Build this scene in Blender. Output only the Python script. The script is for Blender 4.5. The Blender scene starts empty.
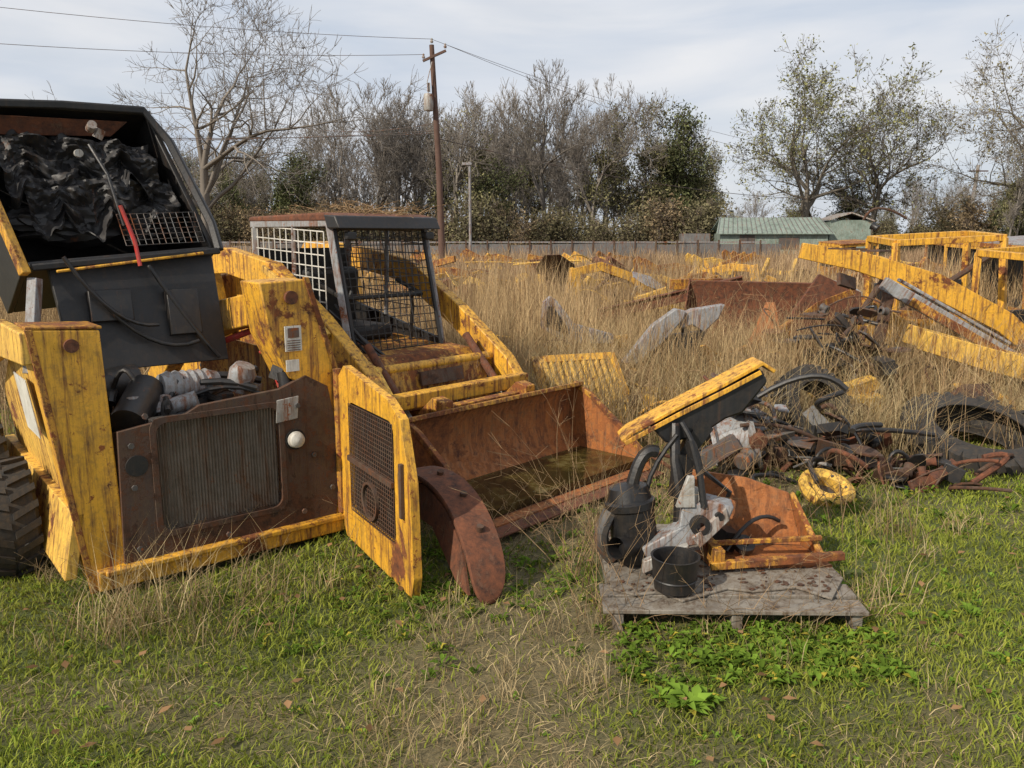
import bpy, math, random
import numpy as np
from mathutils import Vector, Matrix
sc=bpy.context.scene
RNG=np.random.default_rng(7)
random.seed(5)
rad=math.radians
# ------------------------------------------------------------------ materials
def newmat(name):
    m=bpy.data.materials.new(name); m.use_nodes=True
    nt=m.node_tree; nt.nodes.clear()
    out=nt.nodes.new('ShaderNodeOutputMaterial')
    return m,nt,out
def N(nt,t,**k):
    n=nt.nodes.new(t)
    for a,b in k.items(): setattr(n,a,b)
    return n
def noise(nt,vec,scale,detail=6,rough=.6,dist=0):
    n=N(nt,'ShaderNodeTexNoise'); n.inputs['Scale'].default_value=scale; n.inputs['Detail'].default_value=detail
    n.inputs['Roughness'].default_value=rough; n.inputs['Distortion'].default_value=dist
    nt.links.new(vec,n.inputs['Vector']); return n.outputs['Fac']
def ramp(nt,fac,stops):
    r=N(nt,'ShaderNodeValToRGB'); e=r.color_ramp.elements
    while len(e)<len(stops): e.new(.5)
    for i,(p,c) in enumerate(stops):
        e[i].position=p; e[i].color=(c,c,c,1) if not isinstance(c,tuple) else (*c,1)
    nt.links.new(fac,r.inputs[0]); return r.outputs[0]
def mix(nt,f,a,b,mode='MIX'):
    m=N(nt,'ShaderNodeMix'); m.data_type='RGBA'; m.blend_type=mode
    for idx,v in ((0,f),(6,a),(7,b)):
        if isinstance(v,(int,float)): m.inputs[idx].default_value=v
        elif isinstance(v,tuple): m.inputs[idx].default_value=(*v,1)
        else: nt.links.new(v,m.inputs[idx])
    return m.outputs[2]
def math_(nt,op,a,b):
    m=N(nt,'ShaderNodeMath',operation=op)
    for i,v in enumerate((a,b)):
        if isinstance(v,(int,float)): m.inputs[i].default_value=v
        else: nt.links.new(v,m.inputs[i])
    return m.outputs[0]
def bump(nt,h,strength,dist,bs):
    b=N(nt,'ShaderNodeBump'); b.inputs['Strength'].default_value=strength; b.inputs['Distance'].default_value=dist
    nt.links.new(h,b.inputs['Height']); nt.links.new(b.outputs[0],bs.inputs['Normal'])
def paint(name,base,rust=.35,rough=.45,rustcol=((.05,.018,.01),(.24,.075,.02)),fade=None,metal=0,grime=.6):
    m,nt,out=newmat(name)
    bs=N(nt,'ShaderNodeBsdfPrincipled'); nt.links.new(bs.outputs[0],out.inputs[0])
    tc=N(nt,'ShaderNodeTexCoord'); v=tc.outputs['Object']
    mp=N(nt,'ShaderNodeMapping'); mp.inputs['Scale'].default_value=(13,13,1.1); nt.links.new(v,mp.inputs[0])
    a=noise(nt,v,2.2,11,.76,.25); b=noise(nt,mp.outputs[0],1.6,8,.72); c=noise(nt,v,18,8,.76); d=noise(nt,v,55,4,.6)
    t=.72-.3*rust
    ra=ramp(nt,a,[(t-.01,0.),(t+.012,1.)]); rb=ramp(nt,b,[(t-.03,0.),(t+.04,1.)]); rc=ramp(nt,c,[(t+.0,0.),(t+.025,1.)])
    f=math_(nt,'MAXIMUM',math_(nt,'MAXIMUM',ra,math_(nt,'MULTIPLY',rb,.88)),rc)
    fd=fade or tuple(min(1,x*1.12+.02) for x in base)
    col=mix(nt,ramp(nt,a,[(.35,0.),(.58,1.)]),tuple(x*.74 for x in base),fd)
    halo=ramp(nt,a,[(t-.09,0.),(t-.01,.65)]); col=mix(nt,halo,col,tuple(.5*x+.5*y for x,y in zip(tuple(q*.6 for q in base),rustcol[1])))
    hs=ramp(nt,b,[(t-.10,0.),(t-.02,.6)]); col=mix(nt,hs,col,tuple(.4*x+.6*y for x,y in zip(tuple(q*.6 for q in base),rustcol[1])))
    dirt=ramp(nt,noise(nt,mp.outputs[0],3.2,7,.74),[(.44,0.),(.70,grime)])
    col=mix(nt,dirt,col,(.10,.065,.035))
    sp=ramp(nt,c,[(.37,grime*.75),(.5,0.)]); col=mix(nt,sp,col,(.11,.075,.04))
    rc_=mix(nt,ramp(nt,c,[(.35,0.),(.65,1.)]),rustcol[0],rustcol[1])
    col=mix(nt,f,col,rc_)
    nt.links.new(col,bs.inputs['Base Color'])
    nt.links.new(ramp(nt,math_(nt,'MAXIMUM',f,dirt),[(0,rough),(1,.92)]),bs.inputs['Roughness'])
    bs.inputs['Metallic'].default_value=metal
    bump(nt,math_(nt,'ADD',math_(nt,'MULTIPLY',f,.5),math_(nt,'MULTIPLY',d,.5)),.4,.005,bs)
    return m
YEL=paint('yellow_paint',(.75,.385,.02),.43,.48,grime=.55)
YELR=paint('yellow_paint_rusty',(.66,.32,.018),.64,.6)
YELC=paint('yellow_paint_faded',(.74,.44,.06),.40,.65,grime=.55)
ORG=paint('orange_rust_steel',(.42,.135,.022),.62,.65,((.08,.028,.014),(.32,.11,.03)))
RUST=paint('rusty_steel',(.13,.05,.028),.8,.75,((.04,.018,.012),(.19,.065,.028)))
DRUST=paint('dark_rusty_steel',(.06,.035,.025),.6,.75,((.022,.014,.01),(.11,.045,.02)))
RADM=paint('radiator_fins',(.23,.19,.145),.42,.75,((.10,.055,.03),(.24,.13,.07)))
BLK=paint('black_paint',(.009,.009,.010),.15,.5,((.02,.013,.01),(.05,.025,.015)),fade=(.015,.015,.016),grime=.12)
BLK2=paint('black_plastic',(.008,.008,.009),.02,.42,fade=(.016,.016,.017),grime=.16)
GRY=paint('grey_paint',(.24,.25,.26),.4,.5,fade=(.33,.34,.35))
LGRY=paint('pale_grey_metal',(.34,.33,.30),.42,.5,fade=(.46,.45,.42))
DGRY=paint('dark_grey_metal',(.06,.06,.06),.4,.55)
RED=paint('red_paint',(.45,.02,.015),.2,.4)
WHT=paint('white_plastic',(.58,.56,.50),.15,.5,grime=.3)
RUB=paint('tire_rubber',(.018,.017,.016),.0,.8,fade=(.03,.028,.026),grime=.35)
WOOD=paint('weathered_wood',(.15,.125,.10),.38,.85,((.04,.03,.022),(.13,.09,.06)),fade=(.28,.255,.215))
POLE=paint('creosote_pole_wood',(.09,.04,.028),.3,.85,((.05,.03,.02),(.10,.05,.035)))
CLOTH=paint('black_vinyl',(.008,.008,.009),.0,.55,fade=(.018,.018,.02),grime=.15)
ROOFG=paint('green_tin',(.17,.24,.20),.2,.6,fade=(.26,.33,.29))
TIN=paint('grey_tin',(.13,.14,.145),.35,.5)
def mat_water():
    m,nt,out=newmat('puddle_water'); bs=N(nt,'ShaderNodeBsdfPrincipled'); nt.links.new(bs.outputs[0],out.inputs[0])
    v=N(nt,'ShaderNodeTexCoord').outputs['Object']
    a=noise(nt,v,5,9,.7)
    nt.links.new(mix(nt,ramp(nt,a,[(.45,0.),(.62,1.)]),(.022,.018,.006),(.10,.075,.02)),bs.inputs['Base Color'])
    nt.links.new(ramp(nt,a,[(.5,.04),(.62,.6)]),bs.inputs['Roughness'])
    bump(nt,a,.1,.01,bs); return m
WATER=mat_water()
def mat_veg(name,trans=.3,rand=.25):
    m,nt,out=newmat(name)
    at=N(nt,'ShaderNodeAttribute',attribute_name='Col')
    oi=N(nt,'ShaderNodeObjectInfo')
    val=math_(nt,'ADD',math_(nt,'MULTIPLY',oi.outputs['Random'],rand),1-rand/2)
    hs=N(nt,'ShaderNodeHueSaturation'); nt.links.new(at.outputs['Color'],hs.inputs['Color']); nt.links.new(val,hs.inputs['Value'])
    d=N(nt,'ShaderNodeBsdfDiffuse'); nt.links.new(hs.outputs[0],d.inputs[0])
    if trans>0:
        t=N(nt,'ShaderNodeBsdfTranslucent'); ms=N(nt,'ShaderNodeMixShader'); nt.links.new(hs.outputs[0],t.inputs[0]); ms.inputs[0].default_value=trans
        nt.links.new(d.outputs[0],ms.inputs[1]); nt.links.new(t.outputs[0],ms.inputs[2]); nt.links.new(ms.outputs[0],out.inputs[0])
    else: nt.links.new(d.outputs[0],out.inputs[0])
    return m
VEG=mat_veg('vegetation',.25,0.0); TREE=mat_veg('tree_bark_and_leaves',0,.35)
def mat_ground():
    m,nt,out=newmat('ground_soil_grass'); bs=N(nt,'ShaderNodeBsdfPrincipled'); nt.links.new(bs.outputs[0],out.inputs[0])
    at=N(nt,'ShaderNodeAttribute',attribute_name='Col')
    v=N(nt,'ShaderNodeTexCoord').outputs['Object']
    b=noise(nt,v,40,6,.7); c=noise(nt,v,9,8,.75)
    col=mix(nt,ramp(nt,c,[(.5,0.),(.7,.7)]),at.outputs['Color'],(.15,.12,.055))
    col=mix(nt,ramp(nt,b,[(.3,0.),(.65,1.)]),mix(nt,.5,col,(.02,.02,.01)),col)
    nt.links.new(col,bs.inputs['Base Color']); bs.inputs['Roughness'].default_value=.95
    bump(nt,b,.8,.03,bs); return m
GROUND=mat_ground()
# ------------------------------------------------------------------ builder
class MB:
    def __init__(s): s.v=[]; s.f=[]
    def add(s,v,f):
        o=len(s.v); s.v+= [tuple(x) for x in v]; s.f+=[[i+o for i in q] for q in f]; return s
    def box(s,c,sz,rot=None):
        hx,hy,hz=[a/2 for a in sz]
        vs=[Vector((x,y,z)) for x in(-hx,hx) for y in(-hy,hy) for z in(-hz,hz)]
        if rot is not None:
            M=Matrix.Rotation(rot[2],3,'Z')@Matrix.Rotation(rot[1],3,'Y')@Matrix.Rotation(rot[0],3,'X'); vs=[M@q for q in vs]
        C=Vector(c); vs=[q+C for q in vs]
        return s.add(vs,[[0,1,3,2],[4,6,7,5],[0,4,5,1],[2,3,7,6],[0,2,6,4],[1,5,7,3]])
    def prism(s,pts,vec):
        n=len(pts); V=Vector(vec); a=[Vector(p) for p in pts]; b=[p+V for p in a]
        return s.add(a+b,[list(range(n))[::-1],[n+i for i in range(n)]]+[[i,(i+1)%n,n+(i+1)%n,n+i] for i in range(n)])
    def tube(s,pts,r,n=8):
        pts=[Vector(p) for p in pts]; m=len(pts)
        rs=r if isinstance(r,(list,tuple)) else [r]*m
        vs=[];fs=[];prev=None
        for i,p in enumerate(pts):
            d=(pts[min(i+1,m-1)]-pts[max(i-1,0)]).normalized()
            if prev is None:
                u=d.orthogonal() if abs(d.z)>.9 else Vector((0,0,1)).cross(d)
            else: u=prev-d*prev.dot(d)
            u.normalize(); prev=u; w=d.cross(u)
            for k in range(n):
                a=2*math.pi*(k+(.5 if n==4 else 0))/n; vs.append(p+(u*math.cos(a)+w*math.sin(a))*rs[i])
        for i in range(m-1):
            for k in range(n):
                fs.append([i*n+k,i*n+(k+1)%n,(i+1)*n+(k+1)%n,(i+1)*n+k])
        fs.append(list(range(n))[::-1]); fs.append([(m-1)*n+k for k in range(n)])
        return s.add(vs,fs)
    def lathe(s,prof,c,axis,n=32,a0=0,a1=2*math.pi):
        ax=Vector(axis).normalized(); u=ax.orthogonal().normalized(); w=ax.cross(u); C=Vector(c)
        full=abs(a1-a0-2*math.pi)<1e-3; cnt=n if full else n+1; m=len(prof); vs=[];fs=[]
        for k in range(cnt):
            a=a0+(a1-a0)*k/n
            for (t,r) in prof: vs.append(C+ax*t+(u*math.cos(a)+w*math.sin(a))*r)
        for k in range(n):
            k2=(k+1)%cnt
            for j in range(m-1): fs.append([k*m+j,k2*m+j,k2*m+j+1,k*m+j+1])
        return s.add(vs,fs)
    def frame(s,outer,inner,T,thick):
        cx=sum(p[0] for p in inner)/len(inner); cy=sum(p[1] for p in inner)/len(inner)
        A=set(round(2*math.pi*i/48,4) for i in range(48))
        for P in(outer,inner):
            for p in P: A.add(round(math.atan2(p[1]-cy,p[0]-cx)%(2*math.pi),4))
        A=sorted(A)
        def hit(P,a):
            dx,dy=math.cos(a),math.sin(a); best=None
            for i in range(len(P)):
                x1,y1=P[i][0]-cx,P[i][1]-cy; x2,y2=P[(i+1)%len(P)][0]-cx,P[(i+1)%len(P)][1]-cy
                ex,ey=x2-x1,y2-y1; den=dx*ey-dy*ex
                if abs(den)<1e-9: continue
                t=(x1*ey-y1*ex)/den; q=(x1*dy-y1*dx)/den
                if t>0 and -1e-4<=q<=1+1e-4 and (best is None or t>best): best=t
            t=best or .01; return cx+dx*t,cy+dy*t
        n=len(A); vs=[];fs=[]
        for a in A:
            o=hit(outer,a); i=hit(inner,a)
            vs+=[T(o[0],o[1],0),T(i[0],i[1],0),T(o[0],o[1],thick),T(i[0],i[1],thick)]
        for k in range(n):
            a=4*k;b=4*((k+1)%n)
            fs+=[[a,b,b+1,a+1],[a+2,a+3,b+3,b+2],[a,a+2,b+2,b],[a+1,b+1,b+3,a+3]]
        return s.add(vs,fs)
    def grid(s,o,u,v,nu,nv,r):
        o=Vector(o);u=Vector(u);v=Vector(v)
        for i in range(nu+1): s.tube([o+u*i/nu,o+u*i/nu+v],r,4)
        for i in range(nv+1): s.tube([o+v*i/nv,o+v*i/nv+u],r,4)
        return s
    def cloth(s,o,u,v,nrm,nu,nv,amp,seed):
        from mathutils import noise as mn
        o=Vector(o);u=Vector(u);v=Vector(v);nrm=Vector(nrm); vs=[];fs=[]
        for j in range(nv+1):
            for i in range(nu+1):
                a=i/nu;b=j/nv
                h=amp*(math.sin(a*19+2.2*math.sin(b*3+seed)+seed)*(.3+.7*b)*.55+mn.fractal(Vector((a*6,b*4,seed*3.3)),1,2,5)*1.1)
                sag=.45*(abs(math.sin(math.pi*a*3.3+seed))-.4)+.25*mn.noise(Vector((a*14,seed,0)))
                vs.append(o+u*a+v*(b*(1+sag))+nrm*h)
        for j in range(nv):
            for i in range(nu):
                q=j*(nu+1)+i; fs.append([q,q+1,q+nu+2,q+nu+1])
        return s.add(vs,fs)
    def obj(s,name,root,mat,bevel=0,smooth=True):
        me=bpy.data.meshes.new(name); me.from_pydata(s.v,[],s.f); me.materials.append(mat)
        me.polygons.foreach_set('use_smooth',[smooth]*len(me.polygons)); me.update()
        if smooth: me.set_sharp_from_angle(angle=.6)
        o=bpy.data.objects.new(name,me); sc.collection.objects.link(o)
        if root: o.parent=root
        if bevel:
            b=o.modifiers.new('bevel','BEVEL'); b.width=bevel; b.segments=2; b.limit_method='ANGLE'; b.angle_limit=.6
        return o
def root(name,loc=(0,0,0),rz=0,rx=0,ry=0):
    e=bpy.data.objects.new(name,None); e.empty_display_size=.3; e.location=loc; e.rotation_euler=(rx,ry,rz); sc.collection.objects.link(e); return e
def ribbon(c,w):
    L=[];R=[]
    for i,p in enumerate(c):
        a=c[max(i-1,0)];b=c[min(i+1,len(c)-1)]; dx,dy=b[0]-a[0],b[1]-a[1]; l=math.hypot(dx,dy)
        nx,ny=-dy/l,dx/l; h=(w[i] if isinstance(w,(list,tuple)) else w)/2
        L.append((p[0]+nx*h,p[1]+ny*h)); R.append((p[0]-nx*h,p[1]-ny*h))
    return L+R[::-1]
def rrect(x0,y0,x1,y1,r,k=5):
    P=[]
    for cx,cy,a in((x1-r,y1-r,0),(x0+r,y1-r,90),(x0+r,y0+r,180),(x1-r,y0+r,270)):
        for i in range(k+1):
            t=rad(a+90*i/k); P.append((cx+r*math.cos(t),cy+r*math.sin(t)))
    return P
def hose(mb,a,b,sag,r,n=9,side=(0,0,0)):
    a=Vector(a);b=Vector(b);S=Vector(side);pts=[]
    for i in range(n):
        t=i/(n-1); pts.append(a.lerp(b,t)+Vector((0,0,sag))*4*t*(1-t)+S*math.sin(t*math.pi))
    mb.tube(pts,r,8); return mb
def lump(mb,c,s,seed,amp=.25,sub=3,freq=3.):
    import bmesh
    from mathutils import noise as mn
    bm=bmesh.new(); bmesh.ops.create_icosphere(bm,subdivisions=sub,radius=1)
    vs=[]
    for v in bm.verts:
        k=1+amp*mn.fractal(v.co*freq*.5+Vector((seed*7.1,seed,0)),1,2,4)
        vs.append((c[0]+v.co.x*k*s[0],c[1]+v.co.y*k*s[1],c[2]+v.co.z*k*s[2]))
    fs=[[v.index for v in f.verts] for f in bm.faces]; bm.free(); return mb.add(vs,fs)
def tire(rt,c,axis,R,W,rim=.55,rimmat=None,pre='wheel'):
    ax=Vector(axis).normalized(); h=W/2; ri=R*rim
    mb=MB(); mb.lathe([(-h*.75,ri),(-h,ri*1.12),(-h,R*.86),(-h*.85,R*.94),(0,R*.96),(h*.85,R*.94),(h,R*.86),(h,ri*1.12),(h*.75,ri)],c,axis,40)
    u=ax.orthogonal().normalized(); w=ax.cross(u); C=Vector(c)
    for k in range(22):
        for sgn in(-1,1):
            a=2*math.pi*(k+.5*(sgn>0))/22; a2=a+.16; da=.055
            def q(aa,t,r): return C+ax*t+(u*math.cos(aa)+w*math.sin(aa))*r
            o=sgn*h*1.02; i=sgn*h*.05
            vs=[q(a-da,o,R*.84),q(a+da,o,R*.84),q(a+da,o*.97,R),q(a-da,o*.97,R),q(a2-da,i,R*.93),q(a2+da,i,R*.93),q(a2+da,i,R*1.01),q(a2-da,i,R*1.01)]
            mb.add(vs,[[0,1,2,3],[7,6,5,4],[0,4,5,1],[2,6,7,3],[1,5,6,2],[0,3,7,4]])
    mb.obj(pre+'_tire',rt,RUB)
    if rimmat:
        m=MB(); m.lathe([(-h*.7,ri),(-h*.5,ri*.9),(-h*.1,ri*.85),(0,ri*.4),(.02,0.001)],c,axis,28); m.lathe([(h*.7,ri),(h*.5,ri*.9),(h*.1,ri*.85),(.03,ri*.4),(.05,.001)],c,axis,28)
        m.obj(pre+'_rim',rt,rimmat)
# ------------------------------------------------------------------ numpy fast mesh
def npmesh(name,V,F,C,mat,rt=None):
    me=bpy.data.meshes.new(name); n=len(V);k=F.shape[1]
    me.vertices.add(n); me.vertices.foreach_set('co',V.astype(np.float32).ravel())
    me.loops.add(F.size); me.loops.foreach_set('vertex_index',F.astype(np.int32).ravel())
    me.polygons.add(len(F)); me.polygons.foreach_set('loop_start',np.arange(0,F.size,k,dtype=np.int32))
    me.update(calc_edges=True); me.validate()
    a=me.color_attributes.new('Col','FLOAT_COLOR','POINT')
    c=np.ones((n,4),np.float32); c[:,:3]=C; a.data.foreach_set('color',c.ravel())
    me.materials.append(mat)
    return me
def mkobj(name,me,rt=None,loc=(0,0,0),rz=0,s=1):
    o=bpy.data.objects.new(name,me); sc.collection.objects.link(o); o.location=loc; o.rotation_euler=(0,0,rz); o.scale=(s,s,s) if not isinstance(s,tuple) else s
    if rt: o.parent=rt
    return o
def vnoise(x,y,scale,seed):
    r=np.random.default_rng(seed).random((256,256)); X=x*scale+1000;Y=y*scale+1000
    xi=np.floor(X).astype(int);yi=np.floor(Y).astype(int);fx=X-xi;fy=Y-yi; fx=fx*fx*(3-2*fx);fy=fy*fy*(3-2*fy)
    g=lambda a,b:r[a%256,b%256]
    return (g(xi,yi)*(1-fx)+g(xi+1,yi)*fx)*(1-fy)+(g(xi,yi+1)*(1-fx)+g(xi+1,yi+1)*fx)*fy
def fbm(x,y,s,seed,o=4):
    v=0;a=1;t=0
    for i in range(o): v=v+a*vnoise(x,y,s*2**i,seed+i); t+=a; a*=.55
    return v/t
def H(x,y): return (fbm(x,y,.5,3)-.5)*.09*np.clip((np.abs(y)+1)/4,0,1)+(fbm(x,y,3,9,3)-.5)*.04
def blades(x,y,h,w,lean,col,rng,curl=.35):
    n=len(x); z=H(x,y)-.01
    a=rng.random(n)*6.283; b=rng.random(n)*6.283
    wx,wy=np.cos(a)*w/2,np.sin(a)*w/2; lx,ly=np.cos(b)*lean,np.sin(b)*lean
    V=np.zeros((n,5,3)); 
    V[:,0]=np.stack([x-wx,y-wy,z],1); V[:,1]=np.stack([x+wx,y+wy,z],1)
    V[:,2]=np.stack([x-wx*.7+lx*curl,y-wy*.7+ly*curl,z+h*.62],1); V[:,3]=np.stack([x+wx*.7+lx*curl,y+wy*.7+ly*curl,z+h*.62],1)
    V[:,4]=np.stack([x+lx,y+ly,z+h],1)
    F=np.array([[0,1,2],[1,3,2],[2,3,4]])[None]+np.arange(n)[:,None,None]*5
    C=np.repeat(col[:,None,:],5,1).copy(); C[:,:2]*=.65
    return V.reshape(-1,3),F.reshape(-1,3),C.reshape(-1,3)
def joinparts(L):
    V=[];F=[];C=[];o=0
    for v,f,c in L: V.append(v);F.append(f+o);C.append(c);o+=len(v)
    return np.concatenate(V),np.concatenate(F),np.concatenate(C)
# ------------------------------------------------------------------ ground
def green_amt(x,y):
    g=fbm(x,y,.8,21,4); s=np.clip((g-.32)*4.6,0,1)*np.clip((8.5-y)/4,0,1)
    return s
def build_ground():
    s=np.linspace(-1,1,260); xs=np.sign(s)*(np.abs(s)*6+np.abs(s)**6*494)
    t=np.linspace(0,1,300); ys=-6+t*20+t**7*700
    X,Y=np.meshgrid(xs,ys); Z=H(X,Y)
    far=np.clip((np.hypot(X,Y)-25)/20,0,1); Z=Z*(1-far)
    V=np.stack([X.ravel(),Y.ravel(),Z.ravel()],1); nx=len(xs);ny=len(ys)
    i=np.arange((ny-1)*(nx-1)); r=i//(nx-1);c=i%(nx-1); a=r*nx+c
    F=np.stack([a,a+1,a+nx+1,a+nx],1)
    g=green_amt(V[:,0],V[:,1])[:,None]
    C=g*np.array([.09,.115,.025])+(1-g)*np.array([.19,.15,.07])
    me=npmesh('ground',V,F,C,GROUND); me.polygons.foreach_set('use_smooth',[True]*len(F)); mkobj('ground',me)
build_ground()
EX=[]
EX.append((-2.01,4.61,rad(39.7),.66,1.0)); EX.append((.95,3.65,0,.56,.48))
def bl(lx,ly): return (-.15+.68*lx-.73*ly,4.2+.73*lx+.68*ly)
c=bl(.83,.38); EX.append((c[0],c[1],rad(47),.83,.38))
c=bl(.83,2.3); EX.append((c[0],c[1],rad(47),.7,1.5))
EX2=[(3.5,5.8,.5,.42,.42),(3.5,5.25,0,.45,.35),(2.42,6.2,.3,.3,.25),(1.98,4.75,0,.2,.28),(1.7,5.5,0,.45,.35),(2.35,5.4,0,.35,.3)]
def keep(x,y,grow=0,tall=False):
    k=np.ones(len(x),bool)
    for cx,cy,a,hx,hy in EX+(EX2 if tall else []):
        dx=x-cx;dy=y-cy; u=dx*math.cos(a)+dy*math.sin(a); v=-dx*math.sin(a)+dy*math.cos(a)
        k&=~((np.abs(u)<hx+grow)&(np.abs(v)<hy+grow))
    return k
def wedge(n,y0,y1,rng,p=1.,m=.72):
    y=y0+(y1-y0)*rng.random(n)**p; x=(rng.random(n)*2-1)*(y*m+.8); return x,y
def build_grass():
    rng=RNG; L=[]
    x,y=wedge(240000,1.6,8.5,rng,1.35); g=green_amt(x,y)*.88+.16; k=(rng.random(len(x))<g)&keep(x,y,-.03); x=x[k];y=y[k];n=len(x)
    hue=fbm(x,y,1.7,55,3)[:,None]; yl=fbm(x,y,.9,61,3)[:,None]; r=rng.random((n,1))
    col=(np.array([.13,.19,.024])*(1-r)+np.array([.31,.34,.055])*r)*(.6+hue*.85); col=col*(1-.3*yl)+np.array([.27,.24,.06])*.3*yl*1.4
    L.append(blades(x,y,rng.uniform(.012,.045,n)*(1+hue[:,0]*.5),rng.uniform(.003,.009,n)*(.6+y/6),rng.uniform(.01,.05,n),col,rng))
    x,y=wedge(85000,1.6,11,rng,1.2); g=1-green_amt(x,y)*.85; k=(rng.random(len(x))<g)&keep(x,y,-.03); x=x[k];y=y[k];n=len(x)
    r=rng.random((n,1)); col=np.array([.26,.18,.085])*(1-r)+np.array([.62,.49,.27])*r
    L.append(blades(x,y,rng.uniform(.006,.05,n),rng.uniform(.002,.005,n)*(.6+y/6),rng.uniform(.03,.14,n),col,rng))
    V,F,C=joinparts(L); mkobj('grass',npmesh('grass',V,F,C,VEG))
    L=[];nc=240
    cx,cy=wedge(nc,2.0,9,rng,.9); k=keep(cx,cy,.02,True); cx=cx[k];cy=cy[k]
    extra=[(-1.55,3.2,1.8),(-1.45,3.3,1.6),(-1.6,3.05,1.4),(-1.7,3.15,1.2),(-.25,3.0,.8),(.3,2.7,.7),(1.7,3.4,1.0),(2.1,4.2,1.4),(-1.2,3.6,1.2),(.5,4.5,1.3),(-2.2,3.1,.8),(.15,3.1,.8),(.35,3.15,.6),(1.2,3.08,.5),(.8,3.1,.45),(1.56,3.3,.7)]
    for i in range(290):
        b=rng.uniform(5.4,11); a=rng.uniform(-.05,.68)*b if b>6.3 else rng.uniform(1.2,4.3)
        if keep(np.array([a]),np.array([b]),0,True)[0]: extra.append((a,b,rng.uniform(1.5,3.3)))
    for a,b,s in [(a,b,rng.uniform(.35,.8)*(1+.12*max(0,b-4))) for a,b in zip(cx,cy)]+extra:
        n=int(34*s)+14; x=a+rng.normal(0,.05*s+.02,n); y=b+rng.normal(0,.05*s+.02,n)
        r=rng.random((n,1)); col=(np.array([.28,.19,.09])*(1-r)+np.array([.66,.53,.30])*r)*rng.uniform(.7,1.15)
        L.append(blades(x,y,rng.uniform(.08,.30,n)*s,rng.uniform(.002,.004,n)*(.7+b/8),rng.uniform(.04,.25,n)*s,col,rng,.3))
    x,y=wedge(95000,4.6,15,rng,.9); d=np.clip((y-4.9)/2.8,0,1)*np.clip((fbm(x,y,.7,77,3)-.24)*3.2,.1,1); d=np.where((x<0.2)&(y<6),d*.3,d)
    k=(rng.random(len(x))<d)&keep(x,y,.02,True); x=x[k];y=y[k];n=len(x); hh=np.clip((fbm(x,y,.7,91,3)-.22)*2.2,0.1,1.1)
    r=rng.random((n,1)); col=(np.array([.24,.15,.075])*(1-r)+np.array([.60,.44,.24])*r)*(.55+.9*fbm(x,y,1.2,13,3)[:,None])
    L.append(blades(x,y,rng.uniform(.2,.85,n)*(.3+hh*1.35)*np.clip(y/9,.45,1.2),rng.uniform(.003,.007,n)*(.5+y/10),rng.uniform(.03,.35,n),col,rng,.25))
    x,y=wedge(95000,13,55,rng,.8); hh=np.clip((fbm(x,y,.35,33,4)-.22)*2.1,.08,1.1); n=len(x)
    r=rng.random((n,1)); col=(np.array([.22,.14,.085])*(1-r)+np.array([.50,.36,.22])*r)*(.45+1.0*fbm(x,y,.5,17,3)[:,None])
    L.append(blades(x,y,rng.uniform(.3,1.0,n)*(.25+hh*1.2),rng.uniform(.012,.03,n)*(.5+y/30),rng.uniform(.05,.4,n),col,rng,.25))
    V,F,C=joinparts(L); mkobj('dry_grass',npmesh('dry_grass',V,F,C,VEG))
build_grass()
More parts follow.
